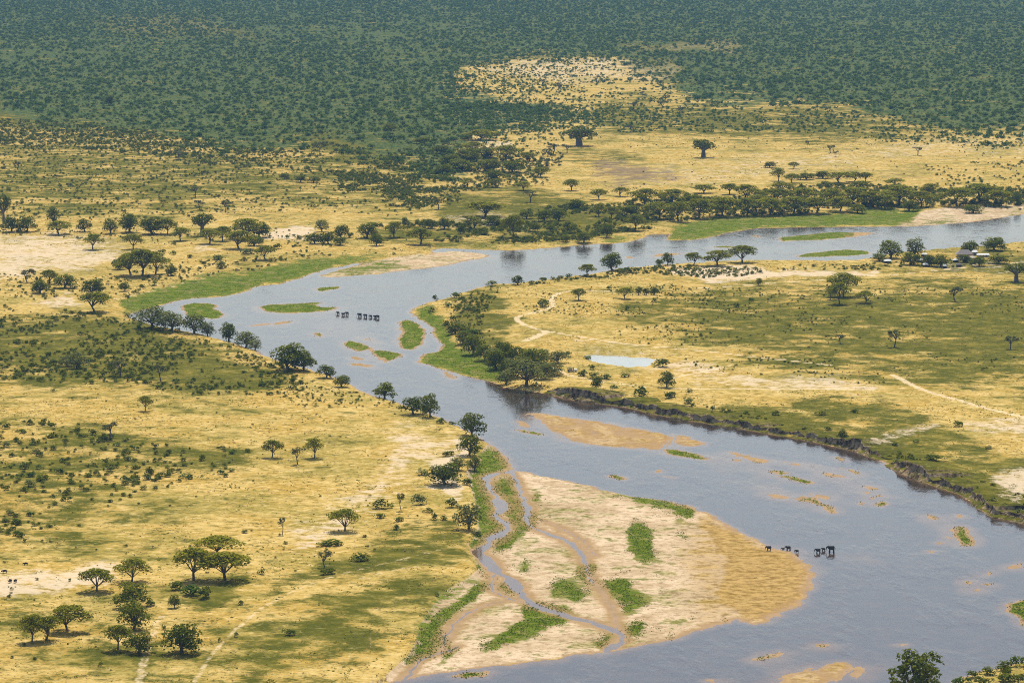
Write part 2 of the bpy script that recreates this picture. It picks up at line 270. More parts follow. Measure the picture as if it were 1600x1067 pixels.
# ------------------------------------------------------------------ materials
def mat(name):
    m = bpy.data.materials.new(name); m.use_nodes = True; nt = m.node_tree; nt.nodes.clear(); return m, nt
class N:
    def __init__(s, nt): s.nt = nt
    def __call__(s, t, **kw):
        n = s.nt.nodes.new(t)
        for k, v in kw.items(): setattr(n, k, v)
        return n
    def link(s, a, b): s.nt.links.new(a, b)
    def val(s, sock, v):
        if hasattr(v, 'is_output') or hasattr(v, 'links'): s.nt.links.new(v, sock)
        else: sock.default_value = v
    def math(s, op, a, b=0.0, clamp=False):
        n = s('ShaderNodeMath', operation=op, use_clamp=clamp); s.val(n.inputs[0], a); s.val(n.inputs[1], b); return n.outputs[0]
    def mix(s, f, a, b):
        n = s('ShaderNodeMix', data_type='RGBA'); s.val(n.inputs[0], f)
        for sock, v in ((n.inputs[6], a), (n.inputs[7], b)):
            if isinstance(v, tuple): sock.default_value = (*v, 1) if len(v) == 3 else v
            else: s.nt.links.new(v, sock)
        return n.outputs[2]
    def ramp(s, v, a, b):                              # smooth 0..1 between a and b
        n = s('ShaderNodeMapRange', interpolation_type='SMOOTHSTEP'); s.val(n.inputs[0], v); n.inputs[1].default_value = a; n.inputs[2].default_value = b
        return n.outputs[0]
    def noise(s, vec, scale, detail=4, rough=.55):
        n = s('ShaderNodeTexNoise'); s.link(vec, n.inputs['Vector']); n.inputs['Scale'].default_value = scale; n.inputs['Detail'].default_value = detail
        n.inputs['Roughness'].default_value = rough; return n.outputs['Fac']

def ground_material():
    m, nt = mat('savanna ground'); n = N(nt)
    pos = n('ShaderNodeNewGeometry'); p = pos.outputs['Position']
    a1 = n('ShaderNodeAttribute', attribute_name='zone_a'); a2 = n('ShaderNodeAttribute', attribute_name='zone_b')
    s1 = n('ShaderNodeSeparateColor'); n.link(a1.outputs['Color'], s1.inputs[0]); s2 = n('ShaderNodeSeparateColor'); n.link(a2.outputs['Color'], s2.inputs[0])
    green, pale, marsh, sand = s1.outputs[0], s1.outputs[1], s1.outputs[2], a1.outputs['Alpha']
    track, dark_brown, gold, wood = s2.outputs[0], s2.outputs[1], s2.outputs[2], a2.outputs['Alpha']
    sx = n('ShaderNodeSeparateXYZ'); n.link(p, sx.inputs[0]); z = sx.outputs[2]
    nA = n.noise(p, 1 / 140, 5, .6); nB = n.noise(p, 1 / 34, 5, .6); nC = n.noise(p, 1 / 9, 5, .65); nD = n.noise(p, 1 / 2.2, 4, .7); nE = n.noise(p, 1 / 60, 6, .68)
    # dry grass
    nF = n.noise(p, 1 / 18, 8, .72); nG = n.noise(p, 1 / 5, 6, .75); nH = n.noise(p, 1 / 75, 9, .7)
    c = n.mix(n.ramp(nB, .38, .62), (.40, .26, .055), (.48, .335, .10))
    c = n.mix(n.math('MULTIPLY', n.ramp(nH, .45, .58), .85), c, (.30, .23, .05))
    c = n.mix(n.math('MULTIPLY', n.ramp(nG, .51, .62), .85), c, (.58, .42, .16))
    c = n.mix(n.math('MULTIPLY', n.ramp(nG, .48, .38), .85), c, (.17, .13, .025))
    c = n.mix(n.math('MULTIPLY', n.ramp(nD, .50, .30), .5), c, (.17, .13, .04))
    # green flush
    g = n.math('ADD', n.math('MULTIPLY', green, .82), n.math('ADD', n.math('MULTIPLY', nG, 1.1), n.math('ADD', n.math('MULTIPLY', nH, 1.5), n.math('MULTIPLY', nF, 1.6))))
    gf = n.ramp(g, 2.24, 2.50)
    gc = n.mix(n.ramp(nF, .38, .60), (.132, .116, .015), (.064, .070, .007))
    gc = n.mix(n.math('MULTIPLY', n.ramp(nG, .48, .36), .8), gc, (.042, .052, .006))
    gc = n.mix(n.math('MULTIPLY', n.ramp(nG, .54, .66), .6), gc, (.25, .20, .05))
    c = n.mix(n.math('MULTIPLY', gf, .95), c, gc)
    # bare pale soil
    s = n.math('ADD', n.math('MULTIPLY', pale, .85), n.math('ADD', n.math('MULTIPLY', nF, 1.3), n.math('MULTIPLY', nG, 1.1)))
    c = n.mix(n.math('MULTIPLY', n.math('MULTIPLY', n.ramp(s, 1.45, 1.74), .85), n.math('SUBTRACT', 1, n.math('MULTIPLY', wood, .55))), c, n.mix(nD, (.46, .345, .195), (.66, .53, .37)))
    c = n.mix(n.math('MULTIPLY', n.ramp(n.math('ADD', dark_brown, n.math('MULTIPLY', n.math('SUBTRACT', nF, .5), 2.0)), .25, .7), .8), c, (.15, .105, .065))
    # wood floor under the far scrub
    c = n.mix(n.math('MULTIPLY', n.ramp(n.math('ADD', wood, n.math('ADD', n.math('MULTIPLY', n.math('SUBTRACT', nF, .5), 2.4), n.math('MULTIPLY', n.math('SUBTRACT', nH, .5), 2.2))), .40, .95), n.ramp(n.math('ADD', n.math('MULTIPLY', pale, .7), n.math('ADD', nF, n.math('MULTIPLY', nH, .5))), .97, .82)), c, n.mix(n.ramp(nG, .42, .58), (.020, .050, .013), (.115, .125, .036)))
    # river sand
    sc = n.mix(n.ramp(nF, .38, .60), (.40, .285, .155), (.60, .455, .29))
    sc = n.mix(n.math('MULTIPLY', n.ramp(nH, .50, .60), .75), sc, n.mix(n.ramp(nG, .42, .56), (.20, .14, .06), (.42, .31, .17)))
    sc = n.mix(n.math('MULTIPLY', n.ramp(nG, .50, .38), .75), sc, (.25, .17, .08))
    sc = n.mix(n.math('MULTIPLY', n.ramp(n.math('ADD', nF, n.math('MULTIPLY', nH, .6)), .81, .91), .8), sc, n.mix(n.ramp(nG, .42, .56), (.11, .125, .016), (.34, .27, .11)))
    sc = n.mix(n.math('MULTIPLY', n.ramp(nD, .60, .68), .7), sc, (.20, .13, .05))
    sc = n.mix(n.math('MULTIPLY', n.ramp(n.math('ADD', gold, n.math('MULTIPLY', n.math('SUBTRACT', nF, .5), 1.6)), .25, .75), .92), sc, n.mix(n.ramp(nG, .36, .62), (.20, .118, .026), (.41, .262, .08)))
    c = n.mix(n.ramp(n.math('ADD', sand, n.math('MULTIPLY', nC, .25)), .45, .75), c, sc)
    # tracks
    c = n.mix(n.math('MULTIPLY', n.ramp(n.math('ADD', track, n.math('MULTIPLY', n.math('SUBTRACT', nG, .5), 1.6)), .3, .75), .8), c, (.62, .47, .27))
    # reeds
    mc = n.mix(n.ramp(nC, .3, .7), (.075, .108, .008), (.145, .175, .016)); mc = n.mix(n.math('MULTIPLY', n.ramp(nG, .50, .38), .75), mc, (.04, .06, .008)); mc = n.mix(n.math('MULTIPLY', n.ramp(n.math('ADD', nF, n.math('MULTIPLY', nC, .5)), .76, .90), .65), mc, (.22, .175, .06))
    c = n.mix(n.ramp(n.math('ADD', marsh, n.math('ADD', n.math('MULTIPLY', n.math('SUBTRACT', nF, .5), 2.6), n.math('MULTIPLY', n.math('SUBTRACT', nG, .5), 1.4))), .38, .66), c, mc)
    # steep banks of dark earth
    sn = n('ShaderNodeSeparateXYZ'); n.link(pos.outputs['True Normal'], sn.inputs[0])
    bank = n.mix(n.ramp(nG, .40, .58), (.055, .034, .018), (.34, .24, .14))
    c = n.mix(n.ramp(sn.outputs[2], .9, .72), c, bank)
    # wet margin and river bed
    wet = n.mix(n.ramp(z, -.42, -.02), (.045, .038, .036), (.33, .22, .12))
    wet = n.mix(n.math('MULTIPLY', n.ramp(nC, .4, .65), .4), wet, (.20, .14, .07))
    c = n.mix(n.math('MULTIPLY', n.ramp(n.math('ADD', z, n.math('MULTIPLY', nG, .20)), .34, .16), n.math('MULTIPLY', sand, .85)), c, (.30, .185, .075))
    c = n.mix(n.ramp(n.math('ADD', z, n.math('MULTIPLY', nD, .08)), .16, .06), c, n.mix(n.math('MULTIPLY', marsh, n.ramp(z, .02, .10)), wet, mc))
    b = n('ShaderNodeBsdfPrincipled'); n.link(c, b.inputs['Base Color']); b.inputs['Roughness'].default_value = 1; b.inputs['Specular IOR Level'].default_value = 0
    bump = n('ShaderNodeBump'); bump.inputs['Strength'].default_value = .7; bump.inputs['Distance'].default_value = .5; n.link(n.math('ADD', n.math('MULTIPLY', nC, 1.6), nD), bump.inputs['Height'])
    n.link(bump.outputs[0], b.inputs['Normal'])
    o = n('ShaderNodeOutputMaterial'); n.link(b.outputs[0], o.inputs[0]); return m

def water_material(name, turbid, tint, f_turb, rough):
    m, nt = mat(name); n = N(nt)
    pos = n('ShaderNodeNewGeometry'); p = pos.outputs['Position']
    mp = n('ShaderNodeMapping'); n.link(p, mp.inputs[0]); mp.inputs['Rotation'].default_value = (0, 0, .6); mp.inputs['Scale'].default_value = (1, .35, 1)
    r1 = n.noise(mp.outputs[0], 1 / 38, 6, .6); r2 = n.noise(p, 1 / 1.3, 3, .6); r3 = n.noise(mp.outputs[0], 1 / 5, 4, .6)
    bump = n('ShaderNodeBump'); bump.inputs['Strength'].default_value = .6; bump.inputs['Distance'].default_value = .16
    n.link(n.math('ADD', n.math('MULTIPLY', r2, .35), n.math('MULTIPLY', n.math('MULTIPLY', r3, n.ramp(r1, .46, .56)), 2.2)), bump.inputs['Height'])
    fr = n('ShaderNodeFresnel'); fr.inputs[0].default_value = 1.34; n.link(bump.outputs[0], fr.inputs['Normal'])
    gl = n('ShaderNodeBsdfGlossy'); n.link(bump.outputs[0], gl.inputs['Normal'])
    n.link(n.math('ADD', n.math('MULTIPLY', n.ramp(n.math('ADD', r1, n.math('MULTIPLY', r3, .3)), .45, .85), .10), rough), gl.inputs['Roughness'])
    tr = n('ShaderNodeBsdfTransparent'); tr.inputs[0].default_value = (*tint, 1)
    df = n('ShaderNodeBsdfDiffuse'); n.link(n.mix(n.ramp(r1, .35, .65), turbid, tuple(v * 1.3 for v in turbid)), df.inputs[0])
    m1 = n('ShaderNodeMixShader'); m1.inputs[0].default_value = f_turb; n.link(tr.outputs[0], m1.inputs[1]); n.link(df.outputs[0], m1.inputs[2])
    m2 = n('ShaderNodeMixShader'); n.link(fr.outputs[0], m2.inputs[0]); n.link(m1.outputs[0], m2.inputs[1]); n.link(gl.outputs[0], m2.inputs[2])
    o = n('ShaderNodeOutputMaterial'); n.link(m2.outputs[0], o.inputs[0]); return m

def leaf_material(name, a, b, transl=.25):
    m, nt = mat(name); n = N(nt)
    oi = n('ShaderNodeObjectInfo'); at = n('ShaderNodeAttribute', attribute_name='tint')
    c = n.mix(n.math('ADD', n.math('MULTIPLY', at.outputs['Fac'], .6), n.math('MULTIPLY', oi.outputs['Random'], .4)), a, b)
    d = n('ShaderNodeBsdfPrincipled'); n.link(c, d.inputs['Base Color']); d.inputs['Roughness'].default_value = .8; d.inputs['Specular IOR Level'].default_value = 0
    t = n('ShaderNodeBsdfTranslucent'); n.link(c, t.inputs[0])
    mx = n('ShaderNodeMixShader'); mx.inputs[0].default_value = transl; n.link(d.outputs[0], mx.inputs[1]); n.link(t.outputs[0], mx.inputs[2])
    o = n('ShaderNodeOutputMaterial'); n.link(mx.outputs[0], o.inputs[0]); return m
def plain(name, a, b=None, scale=2.0, rough=.85):
    m, nt = mat(name); n = N(nt); b = b or tuple(v * .7 for v in a)
    tc = n('ShaderNodeTexCoord'); c = n.mix(n.ramp(n.noise(tc.outputs['Object'], scale, 4), .35, .65), a, b)
    d = n('ShaderNodeBsdfPrincipled'); n.link(c, d.inputs['Base Color']); d.inputs['Roughness'].default_value = rough; d.inputs['Specular IOR Level'].default_value = .25
    o = n('ShaderNodeOutputMaterial'); n.link(d.outputs[0], o.inputs[0]); return m

M_GROUND = ground_material()
M_RIVER = water_material('river water', (.055, .045, .038), (.86, .77, .65), .30, .015)
M_POND = water_material('pond water', (.34, .35, .29), (.8, .8, .75), .85, .05)
M_ACACIA = leaf_material('acacia leaves', (.125, .14, .008), (.31, .29, .02), .35)
M_ROUND = leaf_material('broad leaves', (.066, .088, .006), (.22, .225, .016), .3)
M_GREY = leaf_material('grey olive leaves', (.11, .125, .03), (.26, .26, .065), .35)
M_SPARSE = leaf_material('thin acacia leaves', (.09, .095, .035), (.15, .15, .05))
M_BUSH = leaf_material('bush leaves', (.065, .09, .007), (.19, .20, .018), .3)
M_WOOD = leaf_material('woodland leaves', (.04, .085, .012), (.17, .225, .032), .35)
M_REED = leaf_material('reed blades', (.075, .115, .006), (.20, .235, .014), .4)
M_TUFT = leaf_material('dry grass blades', (.33, .235, .075), (.58, .44, .19), .3)
M_HERB = leaf_material('herb leaves', (.13, .14, .012), (.34, .30, .05), .6)
M_BARK = plain('bark', (.15, .11, .075), (.08, .06, .045), .6)
M_BAOBAB = plain('baobab bark', (.20, .155, .13), (.12, .09, .08), .6)
M_HIDE = plain('elephant hide', (.085, .072, .064), (.05, .043, .039), 2)
M_IVORY = plain('ivory', (.7, .65, .5))
M_FUR = plain('dark fur', (.04, .032, .028), (.025, .02, .018), 2)
M_THATCH = plain('weathered thatch', (.27, .23, .20), (.18, .15, .13), 1.2)
M_CANVAS = plain('pale canvas', (.78, .76, .70), (.66, .64, .58), .8)
M_WALLD = plain('dark mesh walls', (.14, .12, .09), (.09, .08, .06), 1)  # dark tent wall colour, mottled by noise
M_PLASTER = plain('tan plaster', (.50, .40, .28), (.42, .33, .23), 1)
M_WHITE = plain('white car paint', (.8, .8, .78), (.74, .74, .72), 3, .35)
M_DARK = plain('dark rubber', (.03, .03, .03), (.02, .02, .02), 3, .6)
M_STEEL = plain('grey metal', (.25, .26, .27), (.2, .2, .21), 3, .5)

def tag(o, label=None, cat=None, group=None, kind=None):
    for k, v in (('label', label), ('category', cat), ('group', group), ('kind', kind)):
        if v: o[k] = v
    return o
def link(name, me, m=None, parent=None):
    o = bpy.data.objects.new(name, me); COL.objects.link(o)
    if m is not None and me is not None and not me.materials: me.materials.append(m)
    if parent: o.parent = parent
    return o
def pymesh(name, v, f, smoothf=False):
    me = bpy.data.meshes.new(name); me.from_pydata(v, [], f)
    if smoothf: me.polygons.foreach_set('use_smooth', [True] * len(me.polygons))
    return me
def npmesh(name, V, F):                                # fast mesh from arrays; F (n,3) or (n,4)
    me = bpy.data.meshes.new(name); V = np.asarray(V, np.float32); F = np.asarray(F, np.int32); k = F.shape[1]
    me.vertices.add(len(V)); me.vertices.foreach_set('co', V.ravel()); me.loops.add(F.size); me.loops.foreach_set('vertex_index', F.ravel())
    me.polygons.add(len(F)); me.polygons.foreach_set('loop_start', np.arange(0, F.size, k, dtype=np.int32)); me.polygons.foreach_set('loop_total', np.full(len(F), k, np.int32))
    me.update(calc_edges=True); return me

# ------------------------------------------------------------------ ground
nr, nc = SH
idx = np.arange(nr * nc).reshape(SH)
F = np.stack([idx[:-1, :-1], idx[:-1, 1:], idx[1:, 1:], idx[1:, :-1]], -1).reshape(-1, 4)
gme = npmesh('ground', np.stack([X, Y, Z], -1), F); gme.polygons.foreach_set('use_smooth', np.ones(len(F), bool))
pk = np.clip((ppy + 198) / 700, .2, 1.6)
zwx = ppx + 110 * (fbm(X / 55, Y / 110, 61, 5) - .5) * pk; zwy = ppy + 46 * (fbm(X / 55, Y / 110, 67, 5) - .5) * pk
zgreen = rsample(R_GREEN, zwx, zwy); zpale = rsample(R_PALE, zwx, zwy); zdarkbrown = rsample(R_DARK_BROWN, zwx, zwy)
zmarsh = np.maximum(rsample(R_MARSH, ppx0 + 1.6 * wobx, ppy0 + 1.6 * woby), reed) * np.where(D < 0.3, 1, 0)
zsand = np.maximum.reduce([rsample(R_BAR, ppx0, ppy0), brown, emerg * 1.0]); zgold = np.maximum(rsample(R_GOLD, ppx0 + .5 * (zwx - ppx), ppy0 + .5 * (zwy - ppy)), brown * .55)
zmarsh = np.maximum(zmarsh, emerg * sstep(.46, .56, fbm(X / 6, Y / 9, 191, 3)))
ztrack = np.zeros(X.shape)
for ti, (pts, w) in enumerate(TRACKS):
    wp = wpoly(smooth(pts, False), 1.6); xs = [q[0] for q in wp]; ys = [q[1] for q in wp]
    m = (X > min(xs) - 20) & (X < max(xs) + 20) & (Y > min(ys) - 20) & (Y < max(ys) + 20)
    ztrack[m] = np.maximum(ztrack[m], sstep(w * 1.5, w * .4, segdist(X[m] + (wx[m] - X[m]) * .3, Y[m], wp, False)) * (.5 if ti in (5, 7, 9) else .8))
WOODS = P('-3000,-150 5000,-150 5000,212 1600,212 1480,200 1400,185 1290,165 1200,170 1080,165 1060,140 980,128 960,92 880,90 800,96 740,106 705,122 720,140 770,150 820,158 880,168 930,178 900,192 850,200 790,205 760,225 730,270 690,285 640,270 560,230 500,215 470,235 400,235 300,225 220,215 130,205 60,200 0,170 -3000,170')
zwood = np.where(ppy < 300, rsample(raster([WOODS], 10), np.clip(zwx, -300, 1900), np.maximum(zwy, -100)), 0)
for nm, arr in (('zone_a', (zgreen, zpale, zmarsh, zsand)), ('zone_b', (ztrack, zdarkbrown, zgold, zwood))):
    at = gme.attributes.new(nm, 'FLOAT_COLOR', 'POINT'); at.data.foreach_set('color', np.stack(arr, -1).astype(np.float32).ravel())
tag(link('ground', gme, M_GROUND), 'yellow and green savanna plain with sandy banks on both sides of the river', kind='structure')
# the cut bank of the lower reach: a steep, crumbling earth face with turf at its lip
def cut_bank(line, top, name, label):
    wp = np.array(wpoly(line)); seg = np.hypot(*np.diff(wp, axis=0).T); cum = np.concatenate([[0], np.cumsum(seg)]); tt = np.arange(0, cum[-1], .8)
    bx = np.interp(tt, cum, wp[:, 0]); by = np.interp(tt, cum, wp[:, 1]); k = 9; ker = np.ones(k) / k
    bx = np.convolve(np.pad(bx, k // 2, mode='edge'), ker, 'valid'); by = np.convolve(np.pad(by, k // 2, mode='edge'), ker, 'valid')
    tx, ty = np.gradient(bx), np.gradient(by); ln = np.hypot(tx, ty); nx, ny = -ty / ln, tx / ln
    if np.mean(ny) < 0: nx, ny = -nx, -ny
    z0 = np.zeros(len(tt)); n1 = lambda sc, sd: fbm(tt / sc, z0 + sd * 7.3, sd, 3) - .5
    H = top * np.clip(1 + 2.0 * n1(22, 1) + 1.1 * n1(6, 4), .25, 1.6) * np.minimum(1, np.minimum(tt, tt[-1] - tt) / 25 + .15); rec = 2.2 * n1(6, 2)
    slump = sstep(-.04, .12, n1(9, 3))                                  # places where the face has slid down
    prof = [(-3.2, -.35), (-1.6 , .08), (-.3, .24), (.45, .58), (.60, .86), (.38, 1.0), (.9, 1.06), (4.5, 1.03), (14, .95), (30, .45)]
    V = []
    for q, (o, f) in enumerate(prof):
        jit = (.55 if 0 < q < 6 else .1) * n1(1.6, 11 + q) * 2; o2 = o + jit * .8 + rec * (q < 8) + slump * (1.6 * f if 0 < q < 6 else (1.4 if q == 6 else 0)) - slump * (1.5 if q in (1, 2) else 0)
        zz = f * H + (.30 * n1(1.3, 31 + q) * H if 0 < q < 6 else 0) - (slump * .12 * H if 2 < q < 6 else 0)
        if q == 0: zz = z0 - .5
        V.append(np.stack([bx + nx * o2, by + ny * o2, zz], -1))
    V = np.stack(V, 0); a_, b_ = V.shape[:2]; ix = np.arange(a_ * b_).reshape(a_, b_); Fq = np.stack([ix[:-1, :-1], ix[:-1, 1:], ix[1:, 1:], ix[1:, :-1]], -1).reshape(-1, 4)
    me = npmesh(name, V.reshape(-1, 3), Fq); Vx = V.reshape(-1, 3); qx, qy = proj(Vx[:, 0], Vx[:, 1], Vx[:, 2])
    at = me.attributes.new('zone_a', 'FLOAT_COLOR', 'POINT'); zz = np.zeros(len(Vx))
    at.data.foreach_set('color', np.stack([np.maximum(rsample(R_GREEN, qx, qy), .75), rsample(R_PALE, qx, qy), zz, zz], -1).astype(np.float32).ravel())
    at = me.attributes.new('zone_b', 'FLOAT_COLOR', 'POINT'); at.data.foreach_set('color', np.zeros(len(Vx) * 4, np.float32))
    return tag(link(name, me, M_GROUND), label, kind='structure')
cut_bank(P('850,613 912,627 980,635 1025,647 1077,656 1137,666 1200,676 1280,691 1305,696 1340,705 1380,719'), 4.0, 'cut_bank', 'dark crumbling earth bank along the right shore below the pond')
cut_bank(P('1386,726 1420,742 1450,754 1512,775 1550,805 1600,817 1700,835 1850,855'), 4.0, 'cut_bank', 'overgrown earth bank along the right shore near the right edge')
tag(link('river', pymesh('river', [(-2500, 700, 0), (2500, 700, 0), (2500, 6000, 0), (-2500, 6000, 0)], [(0, 1, 2, 3)]), M_RIVER), 'wide shallow grey river winding between sandbars', kind='structure')
pm = [(x, y) for x, y in pw]; pcx = sum(q[0] for q in pm) / len(pm); pcy = sum(q[1] for q in pm) / len(pm)
pv = [(pcx + (x - pcx) * 1.12, pcy + (y - pcy) * 1.12, POND_Z - .03) for x, y in pm]
tag(link('pond', pymesh('pond', pv, [tuple(range(len(pv)))[::-1]]), M_POND), 'small pale milky pond on the plain beyond the river bend', kind='structure')

# ------------------------------------------------------------------ plant meshes
def unit(v): return v / (np.linalg.norm(v, axis=-1, keepdims=True) + 1e-9)
def cards(name, lobes, size, rng, up=.45):             # leaf clumps spread over and through the lobes
    Cs, Ns = [], []
    for (lx, ly, lz, rx, ry, rz, n) in lobes:
        d = unit(rng.normal(size=(n, 3))); d[:, 2] = np.where(rng.random(n) < .65, np.abs(d[:, 2]), d[:, 2])
        r = .55 + .5 * rng.random((n, 1)) ** .6
        Cs.append(np.array([lx, ly, lz]) + d * r * np.array([rx, ry, rz])); Ns.append(unit(d / np.array([rx, ry, rz])))
    C = np.concatenate(Cs); Nn = unit(np.concatenate(Ns) * .8 + rng.normal(size=C.shape) * .45 + np.array([0, 0, up])); n = len(C)
    T = unit(np.cross(Nn, rng.normal(size=C.shape))); Bv = np.cross(Nn, T); s = size * (.6 + .9 * rng.random((n, 1)))
    e = lambda: (.7 + .6 * rng.random((n, 1)))
    V = np.stack([C - T * s * e(), C - Bv * s * .75 * e() + Nn * s * .15, C + T * s * e(), C + Bv * s * .75 * e() - Nn * s * .1], 1).reshape(-1, 3)
    V[:, 2] = np.maximum(V[:, 2], .0)
    me = npmesh(name, V, np.arange(4 * n).reshape(-1, 4))
    at = me.attributes.new('tint', 'FLOAT', 'FACE'); at.data.foreach_set('value', rng.random(n).astype(np.float32))
    return me
def tubes(name, segs, sides=6):
    V, Fc = [], []
    for a, b, r0, r1 in segs:
        a = np.array(a, float); b = np.array(b, float); d = unit(b - a); u = unit(np.cross(d, [.3, .9, .1])); w = np.cross(d, u); o = len(V)
        for c, r in ((a, r0), (b, r1)):
            for k in range(sides):
                t = 2 * math.pi * k / sides; V.append(tuple(c + (u * math.cos(t) + w * math.sin(t)) * r))
        for k in range(sides): Fc.append((o + k, o + (k + 1) % sides, o + sides + (k + 1) % sides, o + sides + k))
        Fc.append(tuple(o + sides + k for k in range(sides)))
    return pymesh(name, V, Fc, True)
def limbs(lobes, fork, r0, rng, lean=.04):
    f = np.array([rng.normal() * lean, rng.normal() * lean, fork]); segs = [((0, 0, -.06), f, r0 * 1.15, r0 * .8)]
    for (lx, ly, lz, *_) in lobes:
        m = f + (np.array([lx, ly, lz]) - f) * .55 + np.array([0, 0, .06]) + rng.normal(size=3) * .02
        segs += [(f, m, r0 * .55, r0 * .36), (m, (lx, ly, lz), r0 * .36, r0 * .12)]
    return segs
def stem(segs, k=1, sides=6):                          # the trunk and, apart from it, its limbs
    return tubes('trunk', segs[:k], sides), tubes('limbs', segs[k:], sides)
def make_tree(kind, seed):
    rng = np.random.default_rng(seed); lobes = []
    if kind == 'u':                                    # umbrella thorn: domed, drooping plates on forked limbs
        n = rng.integers(8, 11); a0 = rng.random() * 6
        for i in range(n):
            t = a0 + i * 6.283 / n + rng.normal() * .25; r = .27 + .10 * rng.random(); s = .15 + .06 * rng.random()
            lobes.append((r * math.cos(t), r * math.sin(t), .48 + .22 * rng.random(), s * 1.08, s * 1.08, .12 + .08 * rng.random(), 135))
        for i in range(5):
            t = a0 + .5 + i * 1.257 + rng.normal() * .3; r = .10 + .09 * rng.random(); s = .16 + .06 * rng.random()
            lobes.append((r * math.cos(t), r * math.sin(t), .76 + .09 * rng.random(), s, s, .12, 130))
        lobes.append((rng.normal() * .05, rng.normal() * .05, .88, .20, .20, .09, 110))
        tr = stem(limbs(lobes[::2], .16 + .12 * rng.random(), .030, rng)); cr = cards('crown', lobes, .027, rng, .6); return tr, cr, M_BARK, M_ACACIA
    if kind in 'rg':                                   # broad rounded crown close to the ground
        n = rng.integers(10, 14); g = kind == 'g'
        for i in range(n):
            t = i * 2.4 + rng.normal() * .4; q = (i + .5) / n; r = .35 * math.sqrt(1 - (q * .93) ** 2) * (.75 + .35 * rng.random()); s = .15 + .07 * rng.random()
            lobes.append((r * math.cos(t), r * math.sin(t), .17 + .64 * q, s * 1.1, s * 1.1, s * (.85 + .3 * rng.random()), 95 if g else 135))
        lobes.append((0, 0, .46, .34, .34, .34, 220))
        tr = stem(limbs(lobes, .15 + .06 * rng.random(), .045, rng)); cr = cards('crown', lobes, .030, rng, .4); return tr, cr, M_BARK, (M_GREY if g else M_ROUND)
    if kind == 's':                                    # thin see-through acacia
        n = rng.integers(6, 9)
        for i in range(n):
            t = i * 6.283 / n + rng.normal() * .3; r = .15 + .22 * rng.random(); s = .11 + .08 * rng.random()
            lobes.append((r * math.cos(t), r * math.sin(t), .66 + .24 * rng.random() - .3 * (r - .15), s, s, .09 + .05 * rng.random(), 85))
        tr = stem(limbs(lobes, .3 + .15 * rng.random(), .034, rng, .06)); cr = cards('crown', lobes, .030, rng, .5); return tr, cr, M_BARK, M_SPARSE
    n = 9                                              # baobab: barrel trunk, stubby limbs
    for i in range(n):
        t = i * 6.283 / n + rng.normal() * .3; r = .2 + .18 * rng.random(); s = .13 + .07 * rng.random()
        lobes.append((r * math.cos(t), r * math.sin(t), .50 + .32 * rng.random(), s * 1.15, s * 1.15, .16, 110))
    lobes.append((0, 0, .82, .24, .24, .16, 140))
    sg = [((0, 0, -.06), (0, 0, .2), .105, .09), ((0, 0, .2), (0, 0, .42), .09, .065)]
    for (lx, ly, lz, *_) in lobes: sg += [((0, 0, .38), (lx * .6, ly * .6, .38 + (lz - .38) * .6), .055, .03), ((lx * .6, ly * .6, .38 + (lz - .38) * .6), (lx, ly, lz), .03, .012)]
    return stem(sg, 2, 9), cards('crown', lobes, .032, rng, .4), M_BAOBAB, M_ROUND
VAR = {k: [make_tree(k, 100 * ord(k) + i) for i in range(c)] for k, c in (('u', 14), ('r', 12), ('g', 6), ('s', 6), ('b', 4))}
for k in VAR:
    for tr, cr, mb, ml in VAR[k]:
        tr[0].materials.append(mb); tr[1].materials.append(mb); cr.materials.append(ml)
def make_bush(seed):
    rng = np.random.default_rng(seed); lobes = []
    for i in range(rng.integers(4, 8)):
        t = rng.random() * 6.283; r = .30 * rng.random() ** .5; s = .17 + .1 * rng.random()
        lobes.append((r * math.cos(t), r * math.sin(t), .18 + .40 * rng.random() * (1 - r), s * 1.12, s * 1.12, .24 + .16 * rng.random(), 34))
    me = cards('bush', lobes, .066, rng, .4); me.materials.append(M_BUSH); return me
BUSH = [make_bush(i) for i in range(8)]
BUSHG, BUSHW = [], []
for i in range(6):
    b = BUSH[i].copy(); b.materials.clear(); b.materials.append(M_WOOD); BUSHW.append(b)
for i in range(3):
    b = BUSH[i].copy(); b.materials.clear(); b.materials.append(M_GREY); BUSHG.append(b)

